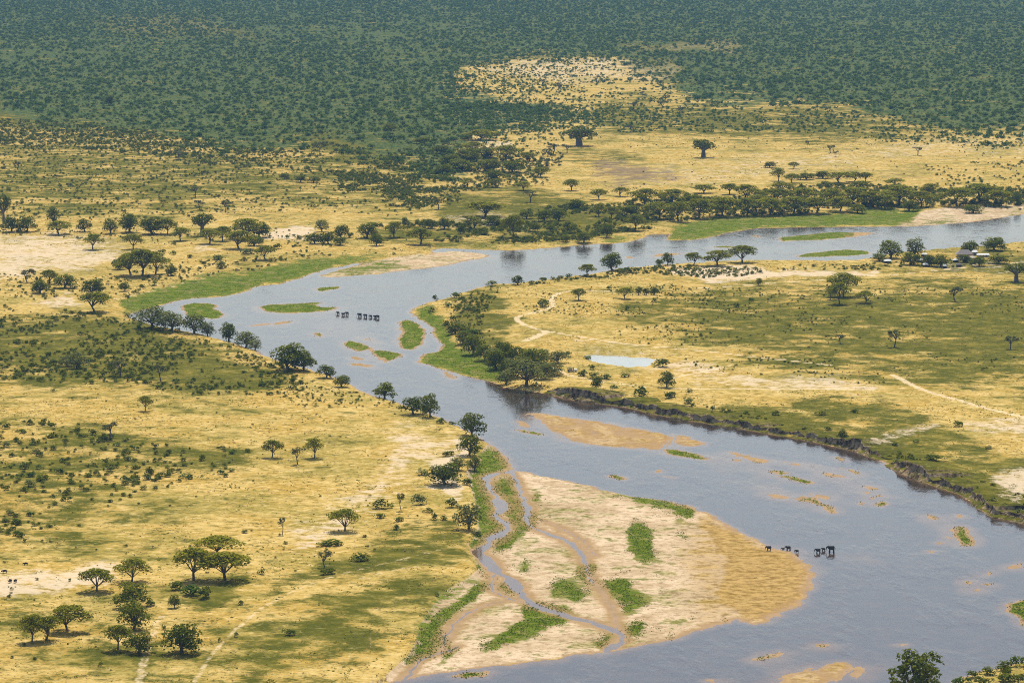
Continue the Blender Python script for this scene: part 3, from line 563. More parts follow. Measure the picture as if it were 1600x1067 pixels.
# ------------------------------------------------------------------ trees: x, y of the foot, width, height in photograph pixels, kind
TREES = {
 'in the grove at the lower left': '''151,923,48,38,u 206,908,52,37,u 303,906,66,50,u 352,906,74,47,u 342,867,60,31,u 207,947,54,38,r 209,982,52,43,r 184,1015,46,38,u 217,1019,42,34,r 285,1019,58,46,r
 50,1002,42,46,u 71,1000,52,38,u 107,986,62,42,u 272,949,20,20,r''',
 'on pale ground by the sandbank': '539,829,40,37,u 441,835,15,26,s 508,886,22,25,s 732,826,46,42,g 627,797,15,28,s 697,757,51,33,r 741,735,23,24,r 716,734,28,20,g',
 'on the golden grassland at left': '425,714,32,29,u 465,725,28,26,s 491,715,31,29,u 227,642,23,25,u 172,686,32,26,s',
 'lining the near left bank': '733,711,41,32,r 737,681,42,35,r 646,647,38,27,r 672,651,32,36,r 601,623,31,27,r 510,590,31,20,r 534,604,28,18,r 452,578,64,42,r 474,579,36,30,r',
 'beside the marsh on left bank': '238,513,52,35,g 268,517,46,32,g 304,521,37,30,g 325,526,26,25,g 357,533,32,28,r 384,543,34,25,g 398,547,24,18,g',
 'in the bushy slope at far left': '188,587,33,23,s 252,596,25,26,s 120,575,30,27,g 105,572,24,18,g',
 'around the pale plain at left': '145,390,31,25,u 208,389,29,25,u 205,430,44,36,u 222,432,50,41,u 243,428,38,36,u 188,421,26,18,r 43,441,24,20,s 76,444,27,22,u 100,450,33,23,r 62,458,25,22,r 145,461,35,26,r 149,487,51,31,u 268,431,21,17,r 195,455,19,14,r',
 'in the row behind the pale plain': '6,350,20,46,b 18,362,34,25,r 42,362,32,26,r 83,352,18,28,r 92,366,40,20,u 132,362,25,22,r 172,365,29,23,r 202,363,35,31,r 240,366,36,27,r 262,366,36,24,u 316,368,34,36,b 282,376,34,21,u 327,381,35,22,u 348,377,28,23,u 385,374,50,31,u 374,389,44,27,u 405,371,32,25,r 415,406,33,22,u 398,384,30,18,r',
 'on the green plain upper left': '312,328,19,16,s 352,331,18,17,s 280,249,24,15,s 305,309,19,16,s 500,243,23,21,s 293,264,9,11,s 322,277,11,11,s 27,265,14,13,s 171,165,13,15,r 685,327,20,19,s 470,285,20,11,r 490,286,18,11,r 445,280,16,10,r',
 'on the far bank left of centre': '503,362,20,19,g 492,381,26,17,r 513,381,26,18,r 533,372,25,21,r 531,383,21,13,r 574,372,33,25,r 588,384,23,20,r 616,371,35,24,u 633,354,12,16,r 657,382,46,27,u 672,357,20,16,r 694,358,22,19,r 720,366,13,16,r 664,352,16,10,r',
 'on the far bank above the river bend': '757,339,58,25,u 740,357,32,19,u 770,352,24,16,r 803,371,38,34,u 822,342,30,15,r 850,346,34,19,r 872,345,30,20,r 900,326,30,16,r 890,364,22,18,r 948,371,25,22,r 912,381,25,18,r 883,378,18,12,r 992,360,34,26,u 935,338,27,20,u 956,341,23,19,u 985,338,36,18,r 836,362,18,14,r 860,362,16,12,r',
 'in the far bank acacia belt': '936,312,27,16,u 970,307,26,14,u 1008,320,50,24,u 1030,342,46,27,u 1060,346,42,30,u 1050,316,42,20,u 1085,328,42,24,u 1092,341,46,31,u 1130,338,52,33,u 1166,337,40,30,u 1182,331,32,28,u 1100,302,32,13,u 1140,304,38,17,u 1166,312,46,24,u 1221,300,42,15,u 1214,318,52,24,u 1203,336,46,28,u 1240,334,46,26,u 1257,318,42,24,u 1276,333,42,24,u 1300,320,38,26,u 1312,330,36,24,u 1335,320,52,28,u 1360,324,42,26,u 1345,300,34,18,u 1405,320,58,29,u 1384,326,36,22,u 1440,324,42,26,u 1452,303,28,15,u 1496,322,46,31,u 1530,316,54,30,u 1556,321,44,24,u 1590,320,14,20,r 1520,333,30,14,r 1421,330,26,16,r 1340,333,30,14,r',
 'just behind the far bank belt': '1216,283,24,21,u 1238,286,26,14,u 1312,286,40,18,u 1290,291,19,8,r 1334,284,28,16,u 1352,284,24,14,u 1398,290,34,11,u 1260,281,28,12,r 1285,279,30,12,r 1240,264,17,11,u 1203,262,18,10,r',
 'in the thicket at upper centre': '703,258,32,18,r 730,253,42,21,r 756,247,38,17,r 720,267,46,19,r 765,268,42,20,r 792,252,42,25,u 803,270,46,19,r 826,252,32,15,u 845,277,32,15,u 772,280,38,15,r 740,238,38,17,u 750,219,50,17,u 692,272,28,14,r 856,245,20,13,s 864,241,22,16,s 854,260,19,13,s 886,240,19,14,s 774,293,23,14,u 730,293,29,15,u 893,298,28,17,u 818,298,24,14,u 829,316,25,17,s 690,240,28,13,r 660,225,24,11,r 610,205,24,12,r',
 'on the dry plain upper right': '905,228,46,29,b 1099,246,39,28,b 991,172,15,13,s 1003,152,11,9,s 1034,172,21,15,s 1063,181,16,15,s 1040,160,14,10,s 932,128,12,10,s 985,207,14,11,s 873,146,13,16,s 847,133,15,10,s 1298,239,14,12,s 1306,245,11,9,s 1434,243,19,15,s 1261,231,8,11,s',
 'on the near shore upstream': '808,445,16,15,r 917,431,28,18,u 957,422,41,27,r 1043,414,21,20,r 1030,414,11,10,r 1083,414,29,20,u 1121,415,42,23,u 1160,410,39,26,u',
 'on the plain inside the river bend': '904,469,27,19,u 977,467,25,18,u 998,461,13,13,r 1010,461,12,12,r 1022,461,13,13,r 1186,446,13,12,r 1318,463,48,37,u 1312,475,34,33,u 1298,468,20,22,u 1352,473,28,19,u 1493,471,25,24,s 1588,440,32,27,b 1397,542,27,26,s 1313,537,18,14,s 1579,545,22,20,s',
 'around the thatched camp at right': '1391,404,39,29,r 1430,402,32,32,g 1424,414,30,21,r 1452,416,24,19,r 1470,417,28,20,r 1516,396,31,19,r 1553,391,38,20,r 1530,416,27,15,r 1506,410,20,12,r 1560,412,28,13,r 1374,408,24,12,r',
 'by the dark pool at the river bend': '822,606,58,46,g 804,590,40,34,g 850,592,36,26,g 834,578,44,34,r 775,577,34,30,r 864,586,34,22,g 758,562,30,24,r 724,537,28,22,r 711,521,24,16,r 790,600,28,24,g 793,588,24,28,r 789,570,36,34,r 810,572,36,32,r 845,569,40,26,g 872,567,32,19,g 740,553,37,31,r 770,565,30,22,g 783,553,30,20,r 932,608,19,21,r 1042,605,25,24,r 1316,692,16,24,r',
 'at the bottom right corner of the picture': '1432,1092,76,74,r',
}
KN = {'u': 'flat-topped acacia', 'r': 'dark round tree', 'g': 'grey-green tree', 's': 'thin sparse tree', 'b': 'stout baobab'}
CATN = {'u': 'acacia tree', 'r': 'tree', 'g': 'tree', 's': 'tree', 'b': 'baobab'}; NAMES = {'u': 'acacia_tree', 'r': 'broadleaf_tree', 'g': 'olive_tree', 's': 'thorn_tree', 'b': 'baobab_tree'}
ONES = 'first second third fourth fifth sixth seventh eighth ninth tenth eleventh twelfth thirteenth fourteenth fifteenth sixteenth seventeenth eighteenth nineteenth'.split()
TENS = {2: ('twentieth', 'twenty'), 3: ('thirtieth', 'thirty'), 4: ('fortieth', 'forty')}
def ordinal(n):
    if n < 20: return ONES[n - 1]
    return TENS[n // 10][0] if n % 10 == 0 else TENS[n // 10][1] + '-' + ONES[n % 10 - 1]
cnt = {k: 0 for k in VAR}
for phrase, s in TREES.items():
    items = sorted(((float(q.split(',')[0]), *q.split(',')[1:]) for q in s.split()), key=lambda t: t[0])
    for i, (px, py, w, hh, k) in enumerate(items):
        py, w, hh = float(py), float(w), float(hh); x, y, z = (float(v) for v in stand(px, py)); mp_ = mpp(px, py)
        e = bpy.data.objects.new(NAMES[k], None); COL.objects.link(e); e.empty_display_size = .3
        e.location = (x, y, z); e.rotation_euler = (0, 0, random.random() * 6.28)
        wf = random.uniform(1.08, 1.22); e.scale = (w * mp_ * wf, w * mp_ * wf * random.uniform(.8, 1.15), hh * mp_ * random.uniform(.96, 1.1)); e.rotation_euler = (random.uniform(-.06, .06), random.uniform(-.06, .06), e.rotation_euler.z)
        tag(e, ('%s, %s from the left %s' % (KN[k], ordinal(i + 1), phrase)) if len(items) > 1 else KN[k] + ' standing ' + phrase, CATN[k], 'trees ' + phrase)
        tr, cr, _, _ = VAR[k][cnt[k] % len(VAR[k])]; cnt[k] += 1
        link('limbs', tr[1], parent=link('trunk', tr[0], parent=e)); link('crown', cr, parent=e)

# ------------------------------------------------------------------ bushes: traced ones, then scattered ones by zone
TRACED = {
 'beneath the lower left acacia grove': '275,921,26,20 298,930,40,22 322,934,32,27 376,944,12,10 344,1003,8,9 369,995,11,10 256,983,10,11 234,946,20,10 420,1074,30,16 383,832,14,7',
 'on the pale ground left of the sandbank': '512,897,27,14 563,875,34,17 515,851,46,11 619,828,11,14 408,897,16,12 452,992,22,12 683,931,10,9 748,837,13,10 600,794,36,19 653,788,27,21 592,809,22,11 623,814,18,10 706,792,29,18 661,742,26,14 690,661,18,12 706,664,14,9 679,812,11,15 692,812,15,10 700,712,25,12 728,757,22,14 668,800,20,9',
 'on the slope at the left edge': '47,760,21,17 83,612,10,8 386,706,13,8 352,745,12,9 31,746,14,10 200,496,18,11',
 'along the left of the green marsh': '298,403,12,8 270,398,13,8 343,406,24,11 345,419,21,16 253,396,15,9 381,408,10,10 434,389,17,11 386,397,30,13 449,373,10,8 467,374,9,10 480,373,12,9 548,371,12,9',
 'on the bank of the inner river bend': '680,470,13,12 713,465,20,11 700,479,18,10 715,483,18,11 730,486,18,11 743,488,14,9 673,488,14,10 708,502,19,12 696,511,15,15 706,522,18,11 724,519,22,14 738,522,20,12 768,446,26,9 850,438,12,7 864,437,12,7 877,435,13,7 889,433,12,8 988,426,26,13 970,425,18,9 850,480,25,19 1175,471,13,9 1152,481,10,11 952,453,12,11 979,485,11,10 1021,473,11,9',
 'around the pond and pool bank': '912,587,20,14 925,577,13,10 926,591,26,12 946,592,22,11 977,589,21,10 1000,619,32,20 1046,621,29,14 1076,630,22,12 1077,613,15,8 1033,573,37,16 918,561,16,8 1113,641,10,9 886,557,22,11 960,606,16,6',
 'on top of the cut bank at right': '1397,698,19,11 1461,719,33,14 1420,716,16,10 1283,648,24,11 1213,648,17,9 1337,644,17,8 1496,666,21,11 1431,691,14,7 1294,672,14,9 1544,701,14,7',
 'hanging on the cut bank at right': '1400,725,15,13 1420,737,18,13 1440,743,18,14 1465,751,22,17 1483,758,18,13 1526,776,22,20 1546,790,26,20 1570,800,28,20 1592,808,24,18 1505,768,16,12',
 'at the bottom right corner': '1500,1068,26,16 1522,1058,26,14 1545,1053,26,18 1568,1046,30,20 1592,1040,28,24 1540,1068,24,14 1575,1064,34,18 1598,1066,26,18 1515,1074,30,12',
}
ZONES = [  # phrase, count, min and max width in metres, clumping, outline
 ('on the bushy slope at the left edge', 2300, 1.6, 5.2, .44, '-260,478 130,485 215,505 330,540 420,565 500,592 430,618 300,615 180,600 -260,602'),
 ('in the bush patch at middle left', 760, 2.2, 6.0, .42, '-260,662 120,660 250,688 380,702 372,738 260,765 160,790 130,850 -260,870'),
 ('on the green plain at upper left', 4200, 1.6, 5.2, .42, '-260,195 130,205 400,238 560,240 690,300 640,335 400,340 200,345 -260,352'),
 ('on the green plain at upper left', 1300, 2.0, 5.0, .46, '520,265 640,275 720,300 700,325 600,318 540,300'),
 ('along the edge of the far woodland', 5200, 2.5, 6.5, .47, '690,90 960,92 1060,140 1290,165 1480,200 1700,215 1560,228 1300,216 1100,205 930,205 830,232 720,245'),
 ('along the edge of the far woodland', 1300, 2.5, 6.0, .42, '700,160 860,160 960,170 970,195 870,205 760,215 690,215'),
 ('on the rise at the upper right edge', 330, 2.5, 5.0, .4, '1430,255 1600,250 1800,262 1800,300 1560,302 1440,285'),
 ('on the far bank', 1100, 2.0, 6.5, .45, '560,350 680,345 800,340 1000,330 1040,350 900,376 800,382 690,378 560,372'),
 ('on the plain inside the river bend', 1900, .7, 2.8, .45, '760,470 960,450 1700,440 1800,600 1300,600 1000,540'),
 ('on the cut bank at right', 330, 1.2, 3.6, .45, '900,612 1200,642 1400,700 1720,800 1720,835 1380,722 1200,674 900,626'),
 ('in the dry grass at lower left', 110, .9, 3.0, .35, '380,790 740,790 740,850 600,870 420,900 280,960 320,1060 -150,1060 -150,900 200,850'),
 ('in the dry grass at lower left', 150, .8, 2.0, .35, '-100,605 560,620 690,690 550,800 100,800'),
 ('on the near left bank of the river', 170, 1.2, 3.0, .4, '440,585 560,612 640,635 720,668 700,672 600,640 480,632 400,610'),
 ('along the left of the green marsh', 520, 1.4, 4.6, .43, '-100,440 200,430 430,400 640,384 640,392 430,420 180,468 -100,480'),
 ('along the left of the green marsh', 260, 1.5, 4.5, .4, '-100,352 250,362 440,368 640,368 640,384 440,392 250,374 -100,368'),
 ('on the bank of the inner river bend', 900, 1.3, 4.4, .42, '690,468 760,447 830,441 1050,416 1380,410 1380,416 1000,432 760,458 740,500 800,560 850,580 760,572 690,505'),
 ('around the thatched camp', 330, 1.8, 4.5, .4, '1340,406 1600,385 1800,376 1800,415 1560,416 1400,418'),
 ('at the bottom right corner', 170, 1.6, 4.5, .3, '1470,1078 1560,1048 1720,1000 1720,1110 1430,1120'),
 ('under the far bank acacia belt', 2400, 2.5, 8.0, .38, '800,330 1040,300 1200,290 1600,300 1800,310 1800,328 1420,328 1200,337 1060,346 1000,333'),
 ('in the thicket at the upper centre', 1100, 3.0, 6.5, .42, '620,225 720,225 880,245 860,285 700,300 600,275'),
 ('on the dry plain at upper right', 260, 1.2, 3.2, .45, '940,210 1700,215 1700,260 1250,280 940,300'),
]
ZONES.append(('on the cut bank at right', 230, 1.4, 3.8, .30, '870,612 912,618 980,626 1080,645 1200,664 1300,686 1380,708 1460,738 1520,766 1620,808 1620,818 1510,778 1440,752 1370,718 1280,692 1190,676 1070,657 975,637 870,622'))
ZONES.append(('on the green plain at upper left', 4200, 2.2, 6.5, .44, '-260,160 130,200 400,230 560,225 700,280 700,312 560,268 400,266 130,240 -260,218'))
ZONES.append(('woods', 200000, 2.2, 11.0, .395, ' '.join('%g,%g' % q for q in [(max(-420, min(2020, a)), max(-60, b)) for a, b in WOODS])))
pts = []                                               # (x, y, z, w, h, px width, phrase, in frame)
for phrase, n, w0, w1, cl, s in ZONES:
    poly = P(s); ax = [q[0] for q in poly]; ay = [q[1] for q in poly]
    got = 0; tries = 0
    while got < n and tries < 60:
        k = n * 5; tries += 1
        px = RNG.uniform(min(ax), max(ax), k); r0, r1 = min(ay) + 198, max(ay) + 198
        u = RNG.random(k); py = 1 / np.sqrt((1 - u) / r0 ** 2 + u / r1 ** 2) - 198      # even over the ground
        x, y, z = stand(px, py)
        m = inpoly(px + 130 * (fbm(x / 110, y / 260, 201, 4) - .5), py + 70 * (fbm(x / 110, y / 260, 207, 4) - .5) * np.clip((py + 198) / 600, .3, 1) * (1.6 if phrase == 'woods' else .6), poly) & (px > min(ax)) & (px < max(ax))
        px, py, x, y, z = px[m], py[m], x[m], y[m], z[m]
        c = .42 * fbm(x / 28, y / 45, 131, 3) + .26 * fbm(x / 160, y / 260, 137, 3) + .32 * fbm(x / 420, y / 1300, 139, 4)
        if phrase == 'woods': c = c - .25 * rsample(R_PALE, px, py)
        keep = (c + RNG.normal(size=c.shape) * .05 > cl) & (z > .25) & (rsample(R_MARSH, px, py) < .4)
        x, y, z, px, py = x[keep], y[keep], z[keep], px[keep], py[keep]
        t = min(n - got, len(x)); w = w0 + (w1 - w0) * RNG.random(t) ** (2.6 if phrase == 'woods' else 1.8); mw = np.hypot(np.hypot(x[:t], y[:t]), CAM_H) / FPX
        for q in range(t): pts.append((x[q], y[q], z[q], w[q], w[q] * RNG.uniform(.5, .85), w[q] / mw[q], phrase, 4 < px[q] < 1596 and 2 < py[q] < 1066))
        got += t
indiv = []
for phrase, s in TRACED.items():
    rows_ = sorted(tuple(float(v) for v in q.split(',')) for q in s.split())
    for i, (px, py, w, hh) in enumerate(rows_):
        x, y, z = (float(v) for v in stand(px, py)); mp_ = mpp(px, py)
        indiv.append((x, y, z, w * mp_, hh * mp_, '%s large green bush from the left %s' % (ordinal(i + 1), phrase), 'bushes ' + phrase))
cand = sorted([i for i in range(len(pts)) if pts[i][7] and pts[i][6] != 'woods'], key=lambda i: -pts[i][5])[:max(0, 292 - len(indiv))]
chosen = set(cand)
byz = {}
for i in cand: byz.setdefault(pts[i][6], []).append(i)
for phrase, ids in byz.items():
    q = [proj(pts[i][0], pts[i][1], pts[i][2]) for i in ids]; xs = sorted(a[0] for a in q); ys = sorted(a[1] for a in q); wm = sorted(pts[i][5] for i in ids)[len(ids) // 2]; k = len(ids)
    for i, (px, py) in zip(ids, q):
        x, y, z, w, hh, pw_, _, _ = pts[i]
        col = ('far left', 'left', 'middle', 'right', 'far right')[min(4, xs.index(px) * 5 // k)]; row = ('upper', 'central', 'lower')[min(2, ys.index(py) * 3 // k)]
        indiv.append((x, y, z, w, hh, '%s dark bush, %s row, %s of %s' % ('larger' if pw_ >= wm else 'smaller', row, col, phrase.split(' ', 1)[1]), 'small bushes ' + phrase))
protos, wprotos = [], []
for i, (x, y, z, w, hh, lab, grp) in enumerate(indiv):
    me = BUSHW[i // 7 % 6] if i % 7 == 3 else (BUSH + BUSHG)[i % 11] if i % 3 else BUSH[i % 8]
    o = link('bush', me); o.location = (x, y, z - .05 * hh); o.rotation_euler = (0, 0, random.random() * 6.28); o.scale = (w, w, hh); tag(o, lab, 'bush', grp)
    if me in BUSH and me not in [p.data for p in protos]: protos.append(o)
    if me in BUSHW and me not in [p.data for p in wprotos]: wprotos.append(o)
rest = [pts[i] for i in range(len(pts)) if i not in chosen]
V = np.array([(q[0], q[1], q[2] - .05 * q[4]) for q in rest]); sm = bpy.data.meshes.new('scrub'); sm.vertices.add(len(V)); sm.vertices.foreach_set('co', V.astype(np.float32).ravel())
a = sm.attributes.new('size', 'FLOAT_VECTOR', 'POINT'); a.data.foreach_set('vector', np.array([(q[3], q[3], q[4]) for q in rest], np.float32).ravel())
a = sm.attributes.new('turn', 'FLOAT_VECTOR', 'POINT'); a.data.foreach_set('vector', np.stack([np.zeros(len(V)), np.zeros(len(V)), RNG.random(len(V)) * 6.28], -1).astype(np.float32).ravel())
a = sm.attributes.new('pick', 'INT', 'POINT'); a.data.foreach_set('value', np.where([q[6] == 'woods' or 'woodland' in q[6] for q in rest], len(protos) + RNG.integers(0, len(wprotos), len(V)), RNG.integers(0, len(protos), len(V))).astype(np.int32))
scrub = link('scrub', sm); tag(scrub, 'dark green scrub covering the far plain and dotted over the grassland', 'scrub', kind='stuff')
ng = bpy.data.node_groups.new('scrub', 'GeometryNodeTree'); ng.interface.new_socket('Geometry', in_out='INPUT', socket_type='NodeSocketGeometry'); ng.interface.new_socket('Geometry', in_out='OUTPUT', socket_type='NodeSocketGeometry')
gi = ng.nodes.new('NodeGroupInput'); go = ng.nodes.new('NodeGroupOutput'); iop = ng.nodes.new('GeometryNodeInstanceOnPoints'); g2i = ng.nodes.new('GeometryNodeGeometryToInstance')
for p in (protos + wprotos)[::-1]:
    oi = ng.nodes.new('GeometryNodeObjectInfo'); oi.inputs['Object'].default_value = p; oi.transform_space = 'ORIGINAL'; ng.links.new(oi.outputs['Geometry'], g2i.inputs[0])
def named(nm, ty):
    nn = ng.nodes.new('GeometryNodeInputNamedAttribute'); nn.data_type = ty; nn.inputs[0].default_value = nm; return nn.outputs[0]
m2p = ng.nodes.new('GeometryNodeMeshToPoints'); ng.links.new(gi.outputs[0], m2p.inputs[0]); ng.links.new(m2p.outputs[0], iop.inputs['Points'])
ng.links.new(g2i.outputs[0], iop.inputs['Instance']); iop.inputs['Pick Instance'].default_value = True
ng.links.new(named('pick', 'INT'), iop.inputs['Instance Index']); ng.links.new(named('turn', 'FLOAT_VECTOR'), iop.inputs['Rotation']); ng.links.new(named('size', 'FLOAT_VECTOR'), iop.inputs['Scale'])
ng.links.new(iop.outputs[0], go.inputs[0]); scrub.modifiers.new('scrub', 'NODES').node_group = ng

# ------------------------------------------------------------------ reeds and dry grass tufts (uncountable)
def blades(name, x, y, z, hgt, wdt, material, per=3):
    n = len(x); base = np.stack([x, y, z], -1); V = []
    for k in range(per):
        t = RNG.random(n) * 6.28; d = np.stack([np.cos(t), np.sin(t), np.zeros(n)], -1); off = RNG.normal(size=(n, 3)) * np.array([.35, .35, 0]) * wdt[:, None]
        b = base + off; lean = RNG.normal(size=(n, 3)) * .35 * hgt[:, None]; lean[:, 2] = 0
        top = b + lean + np.stack([np.zeros(n), np.zeros(n), hgt * (.6 + .6 * RNG.random(n))], -1)
        V.append(np.stack([b - d * wdt[:, None] * .5, b + d * wdt[:, None] * .5, top], 1))
    V = np.concatenate(V).reshape(-1, 3); me = npmesh(name, V, np.arange(len(V)).reshape(-1, 3))
    at = me.attributes.new('tint', 'FLOAT', 'FACE'); at.data.foreach_set('value', RNG.random(len(V) // 3).astype(np.float32)); return link(name, me, material)
vi = np.nonzero((zmarsh + 1.9 * (fbm(X / 6, Y / 12, 151, 4) - .5) > .58) & (Z > -.05) & (ppx0 > -150) & (ppx0 < 1750) & (ppy0 < 1170))[0]
vi = np.repeat(vi, 5); jx = X[vi] + RNG.normal(size=len(vi)) * .7; jy = Y[vi] + RNG.normal(size=len(vi)) * 3; jz = height_at(jx, jy); m = jz > -.08
jx, jy, jz = jx[m], jy[m], jz[m]
tag(blades('reeds', jx, jy, jz - .05, .08 + .5 * RNG.random(len(jx)) ** 3, .25 + .35 * RNG.random(len(jx)), M_REED), 'bright green reeds along the water and on the sandbars', 'reeds', kind='stuff')
k = 70000; px = RNG.uniform(-150, 1750, k); u = RNG.random(k); r0, r1 = 560., 1370.; py = 1 / np.sqrt((1 - u) / r0 ** 2 + u / r1 ** 2) - 198
x, y, z = stand(px, py); c = fbm(x / 11, y / 16, 161, 3); m = (z > .9) & (c > .54) & (rsample(R_PALE, px, py) < .3); x, y, z = x[m], y[m], z[m]
tag(blades('dry_grass', x, y, z - .05, .22 + .3 * RNG.random(len(x)), .5 + .7 * RNG.random(len(x)), M_TUFT), 'dry yellow grass tufts over the plain', 'grass', kind='stuff')

k = 260000; px = RNG.uniform(-150, 1750, k); u = RNG.random(k); r0, r1 = 390., 1370.; py = 1 / np.sqrt((1 - u) / r0 ** 2 + u / r1 ** 2) - 198
x, y, z = stand(px, py); c = .6 * fbm(x / 14, y / 22, 171, 4) + .4 * fbm(x / 60, y / 90, 177, 3) + .16 * rsample(R_GREEN, px, py) - .2 * rsample(R_PALE, px, py); m = (z > .9) & (c > .555); x, y, z = x[m], y[m], z[m]
tag(blades('green_herbs', x, y, z - .05, .15 + .6 * RNG.random(len(x)) ** 3, .4 + 1.2 * RNG.random(len(x)) ** 2, M_HERB, 4), 'olive green herbs and tussocks speckling the plain', 'herbs', kind='stuff')
print('HERBS', len(x))
# ------------------------------------------------------------------ animals
def skin_mesh(name, verts, edges, sub=2):
    me = bpy.data.meshes.new(name); me.from_pydata([v[:3] for v in verts], edges, []); o = bpy.data.objects.new(name, me); COL.objects.link(o)
    mod = o.modifiers.new('skin', 'SKIN'); mod.use_smooth_shade = True
    sv = me.skin_vertices[0].data
    for i, v in enumerate(verts):
        r = v[3]; sv[i].radius = r if isinstance(r, tuple) else (r, r)
    sv[0].use_root = True; ss = o.modifiers.new('sub', 'SUBSURF'); ss.levels = sub; ss.render_levels = sub
    dg = bpy.context.evaluated_depsgraph_get(); out = bpy.data.meshes.new_from_object(o.evaluated_get(dg)); bpy.data.objects.remove(o); bpy.data.meshes.remove(me)
    out.name = name; out.polygons.foreach_set('use_smooth', [True] * len(out.polygons)); return out
def quadruped(trunk, sway):
    if trunk:                                          # elephant, 3 m at the shoulder, facing -X
        v = [(.3, 0, 2.1, (.95, .9)), (1.15, 0, 2.15, (.78, .72)), (1.55, 0, 2.1, .42), (-.55, 0, 2.25, (.85, .8)), (-1.2, 0, 2.5, .5), (-1.72, 0, 2.55, .5), (-2.02, 0, 2.1, .33), (-2.15, 0, 1.5, .2), (-2.2 - sway, 0, .9, .14), (-2.35 - sway, 0, .4, .09)]
        e = [(0, 1), (1, 2), (0, 3), (3, 4), (4, 5), (5, 6), (6, 7), (7, 8), (8, 9)]; fl, rl, r1, r2 = -.62, 1.1, .36, .25
    else:                                              # stout grazing animal, 1.5 m at the shoulder
        v = [(.1, 0, 1.0, (.5, .42)), (.75, 0, 1.02, (.44, .38)), (1.05, 0, 1.0, .2), (-.45, 0, 1.12, (.52, .42)), (-.85, 0, 1.05, .3), (-1.15, 0, .85, .24), (-1.4, 0, .6, .15)]
        e = [(0, 1), (1, 2), (0, 3), (3, 4), (4, 5), (5, 6)]; fl, rl, r1, r2 = -.5, .72, .16, .09
    hz = 2.1 if trunk else 1.0; wy_ = .46 if trunk else .24
    for base, lx in ((3, fl), (1, rl)):
        for s in (-1, 1):
            o = len(v); st = (.25 if s > 0 else -.2) * (1 if trunk else .5)
            v += [(lx, s * wy_, hz * .62, r1), (lx + st * .5 + (-.1 if base == 3 else .05), s * wy_, hz * .34, r2), (lx + st, s * wy_, .06, r2 * 1.05)]
            e += [(base, o), (o, o + 1), (o + 1, o + 2)]
    return skin_mesh('body', v, e, 2 if trunk else 1)
def fan(s):                                            # an elephant's ear, a thick curved sheet
    prof = [(-1.55, 2.95), (-1.2, 3.05), (-.85, 2.85), (-.75, 2.4), (-.95, 1.95), (-1.25, 1.75), (-1.45, 2.1)]; V = []
    for d in (0, .06):
        V += [(x, s * (.5 + .28 * (x + 1.55) + d), z) for x, z in prof]
    n = len(prof); return pymesh('ear', V, [tuple(range(n)), tuple(range(2 * n - 1, n - 1, -1))] + [(i, i + n, (i + 1) % n + n, (i + 1) % n) for i in range(n)], True)
E_BODY = [quadruped(True, s) for s in (0, .2, -.15)]; E_EAR = {s: fan(s) for s in (-1, 1)}
E_TUSK = tubes('tusk', [((-1.95, -.26, 2.0), (-2.2, -.3, 1.55), .07, .06), ((-2.2, -.3, 1.55), (-2.5, -.28, 1.35), .06, .02), ((-1.95, .26, 2.0), (-2.2, .3, 1.55), .07, .06), ((-2.2, .3, 1.55), (-2.5, .28, 1.35), .06, .02)])
E_TAIL = tubes('tail', [((1.8, 0, 2.2), (2.0, 0, 1.6), .08, .05), ((2.0, 0, 1.6), (2.02, 0, .95), .05, .03)])
for m_ in E_BODY + list(E_EAR.values()) + [E_TAIL]: m_.materials.append(M_HIDE)
E_TUSK.materials.append(M_IVORY)
def elephant(px, py, length, turn, label, group, i):
    x, y, z = (float(v) for v in stand(px, py)); s = length * mpp(px, py) / 4.4
    e = bpy.data.objects.new('elephant', None); COL.objects.link(e); e.location = (x, y, max(z, -.25 * s)); e.scale = (s, s, s); e.rotation_euler = (0, 0, turn); tag(e, label, 'elephant', group)
    link('body', E_BODY[i % 3], parent=e); link('ear', E_EAR[-1], parent=e); link('ear', E_EAR[1], parent=e); link('tail', E_TAIL, parent=e)
    if length > 8: link('tusks', E_TUSK, parent=e)
NEARH = [(1201, 860, 11), (1223, 859.5, 6), (1231.5, 860, 11), (1245, 864, 8), (1278, 864.5, 11), (1286.5, 861.5, 8), (1298.5, 863, 15.5)]
FARH = [(528, 491.5, 6.5), (536, 493.3, 6.5), (542, 492.5, 7.5), (562, 495.5, 8.5), (571, 496.5, 7.5), (579, 497.5, 6.5), (585.5, 498, 6), (590, 498.8, 8)]
for i, (a, b, c) in enumerate(NEARH):
    lab = 'largest elephant of the near herd, last in line wading in the river' if i == 6 else 'small elephant calf, second from the left in the near herd' if i == 1 else 'dark elephant, %s from the left in the near herd leaving the river' % ordinal(i + 1)
    elephant(a, b, c, random.uniform(-.25, .25), lab, 'near elephant herd', i)
for i, (a, b, c) in enumerate(FARH): elephant(a, b, c, -.25 + random.uniform(-.2, .2), 'dark elephant, %s from the left in the far herd crossing midstream' % ordinal(i + 1), 'far elephant herd', i + 1)
A_BODY = quadruped(False, 0); A_BODY.materials.append(M_FUR)
A_HORN = tubes('horns', [((-1.2, -.1, 1.05), (-1.18, -.38, .98), .07, .05), ((-1.18, -.38, .98), (-1.2, -.46, 1.22), .05, .015), ((-1.2, .1, 1.05), (-1.18, .38, .98), .07, .05), ((-1.18, .38, .98), (-1.2, .46, 1.22), .05, .015)]); A_HORN.materials.append(M_DARK)
A_TAIL = tubes('tail', [((1.2, 0, 1.05), (1.3, 0, .5), .04, .03)]); A_TAIL.materials.append(M_FUR)
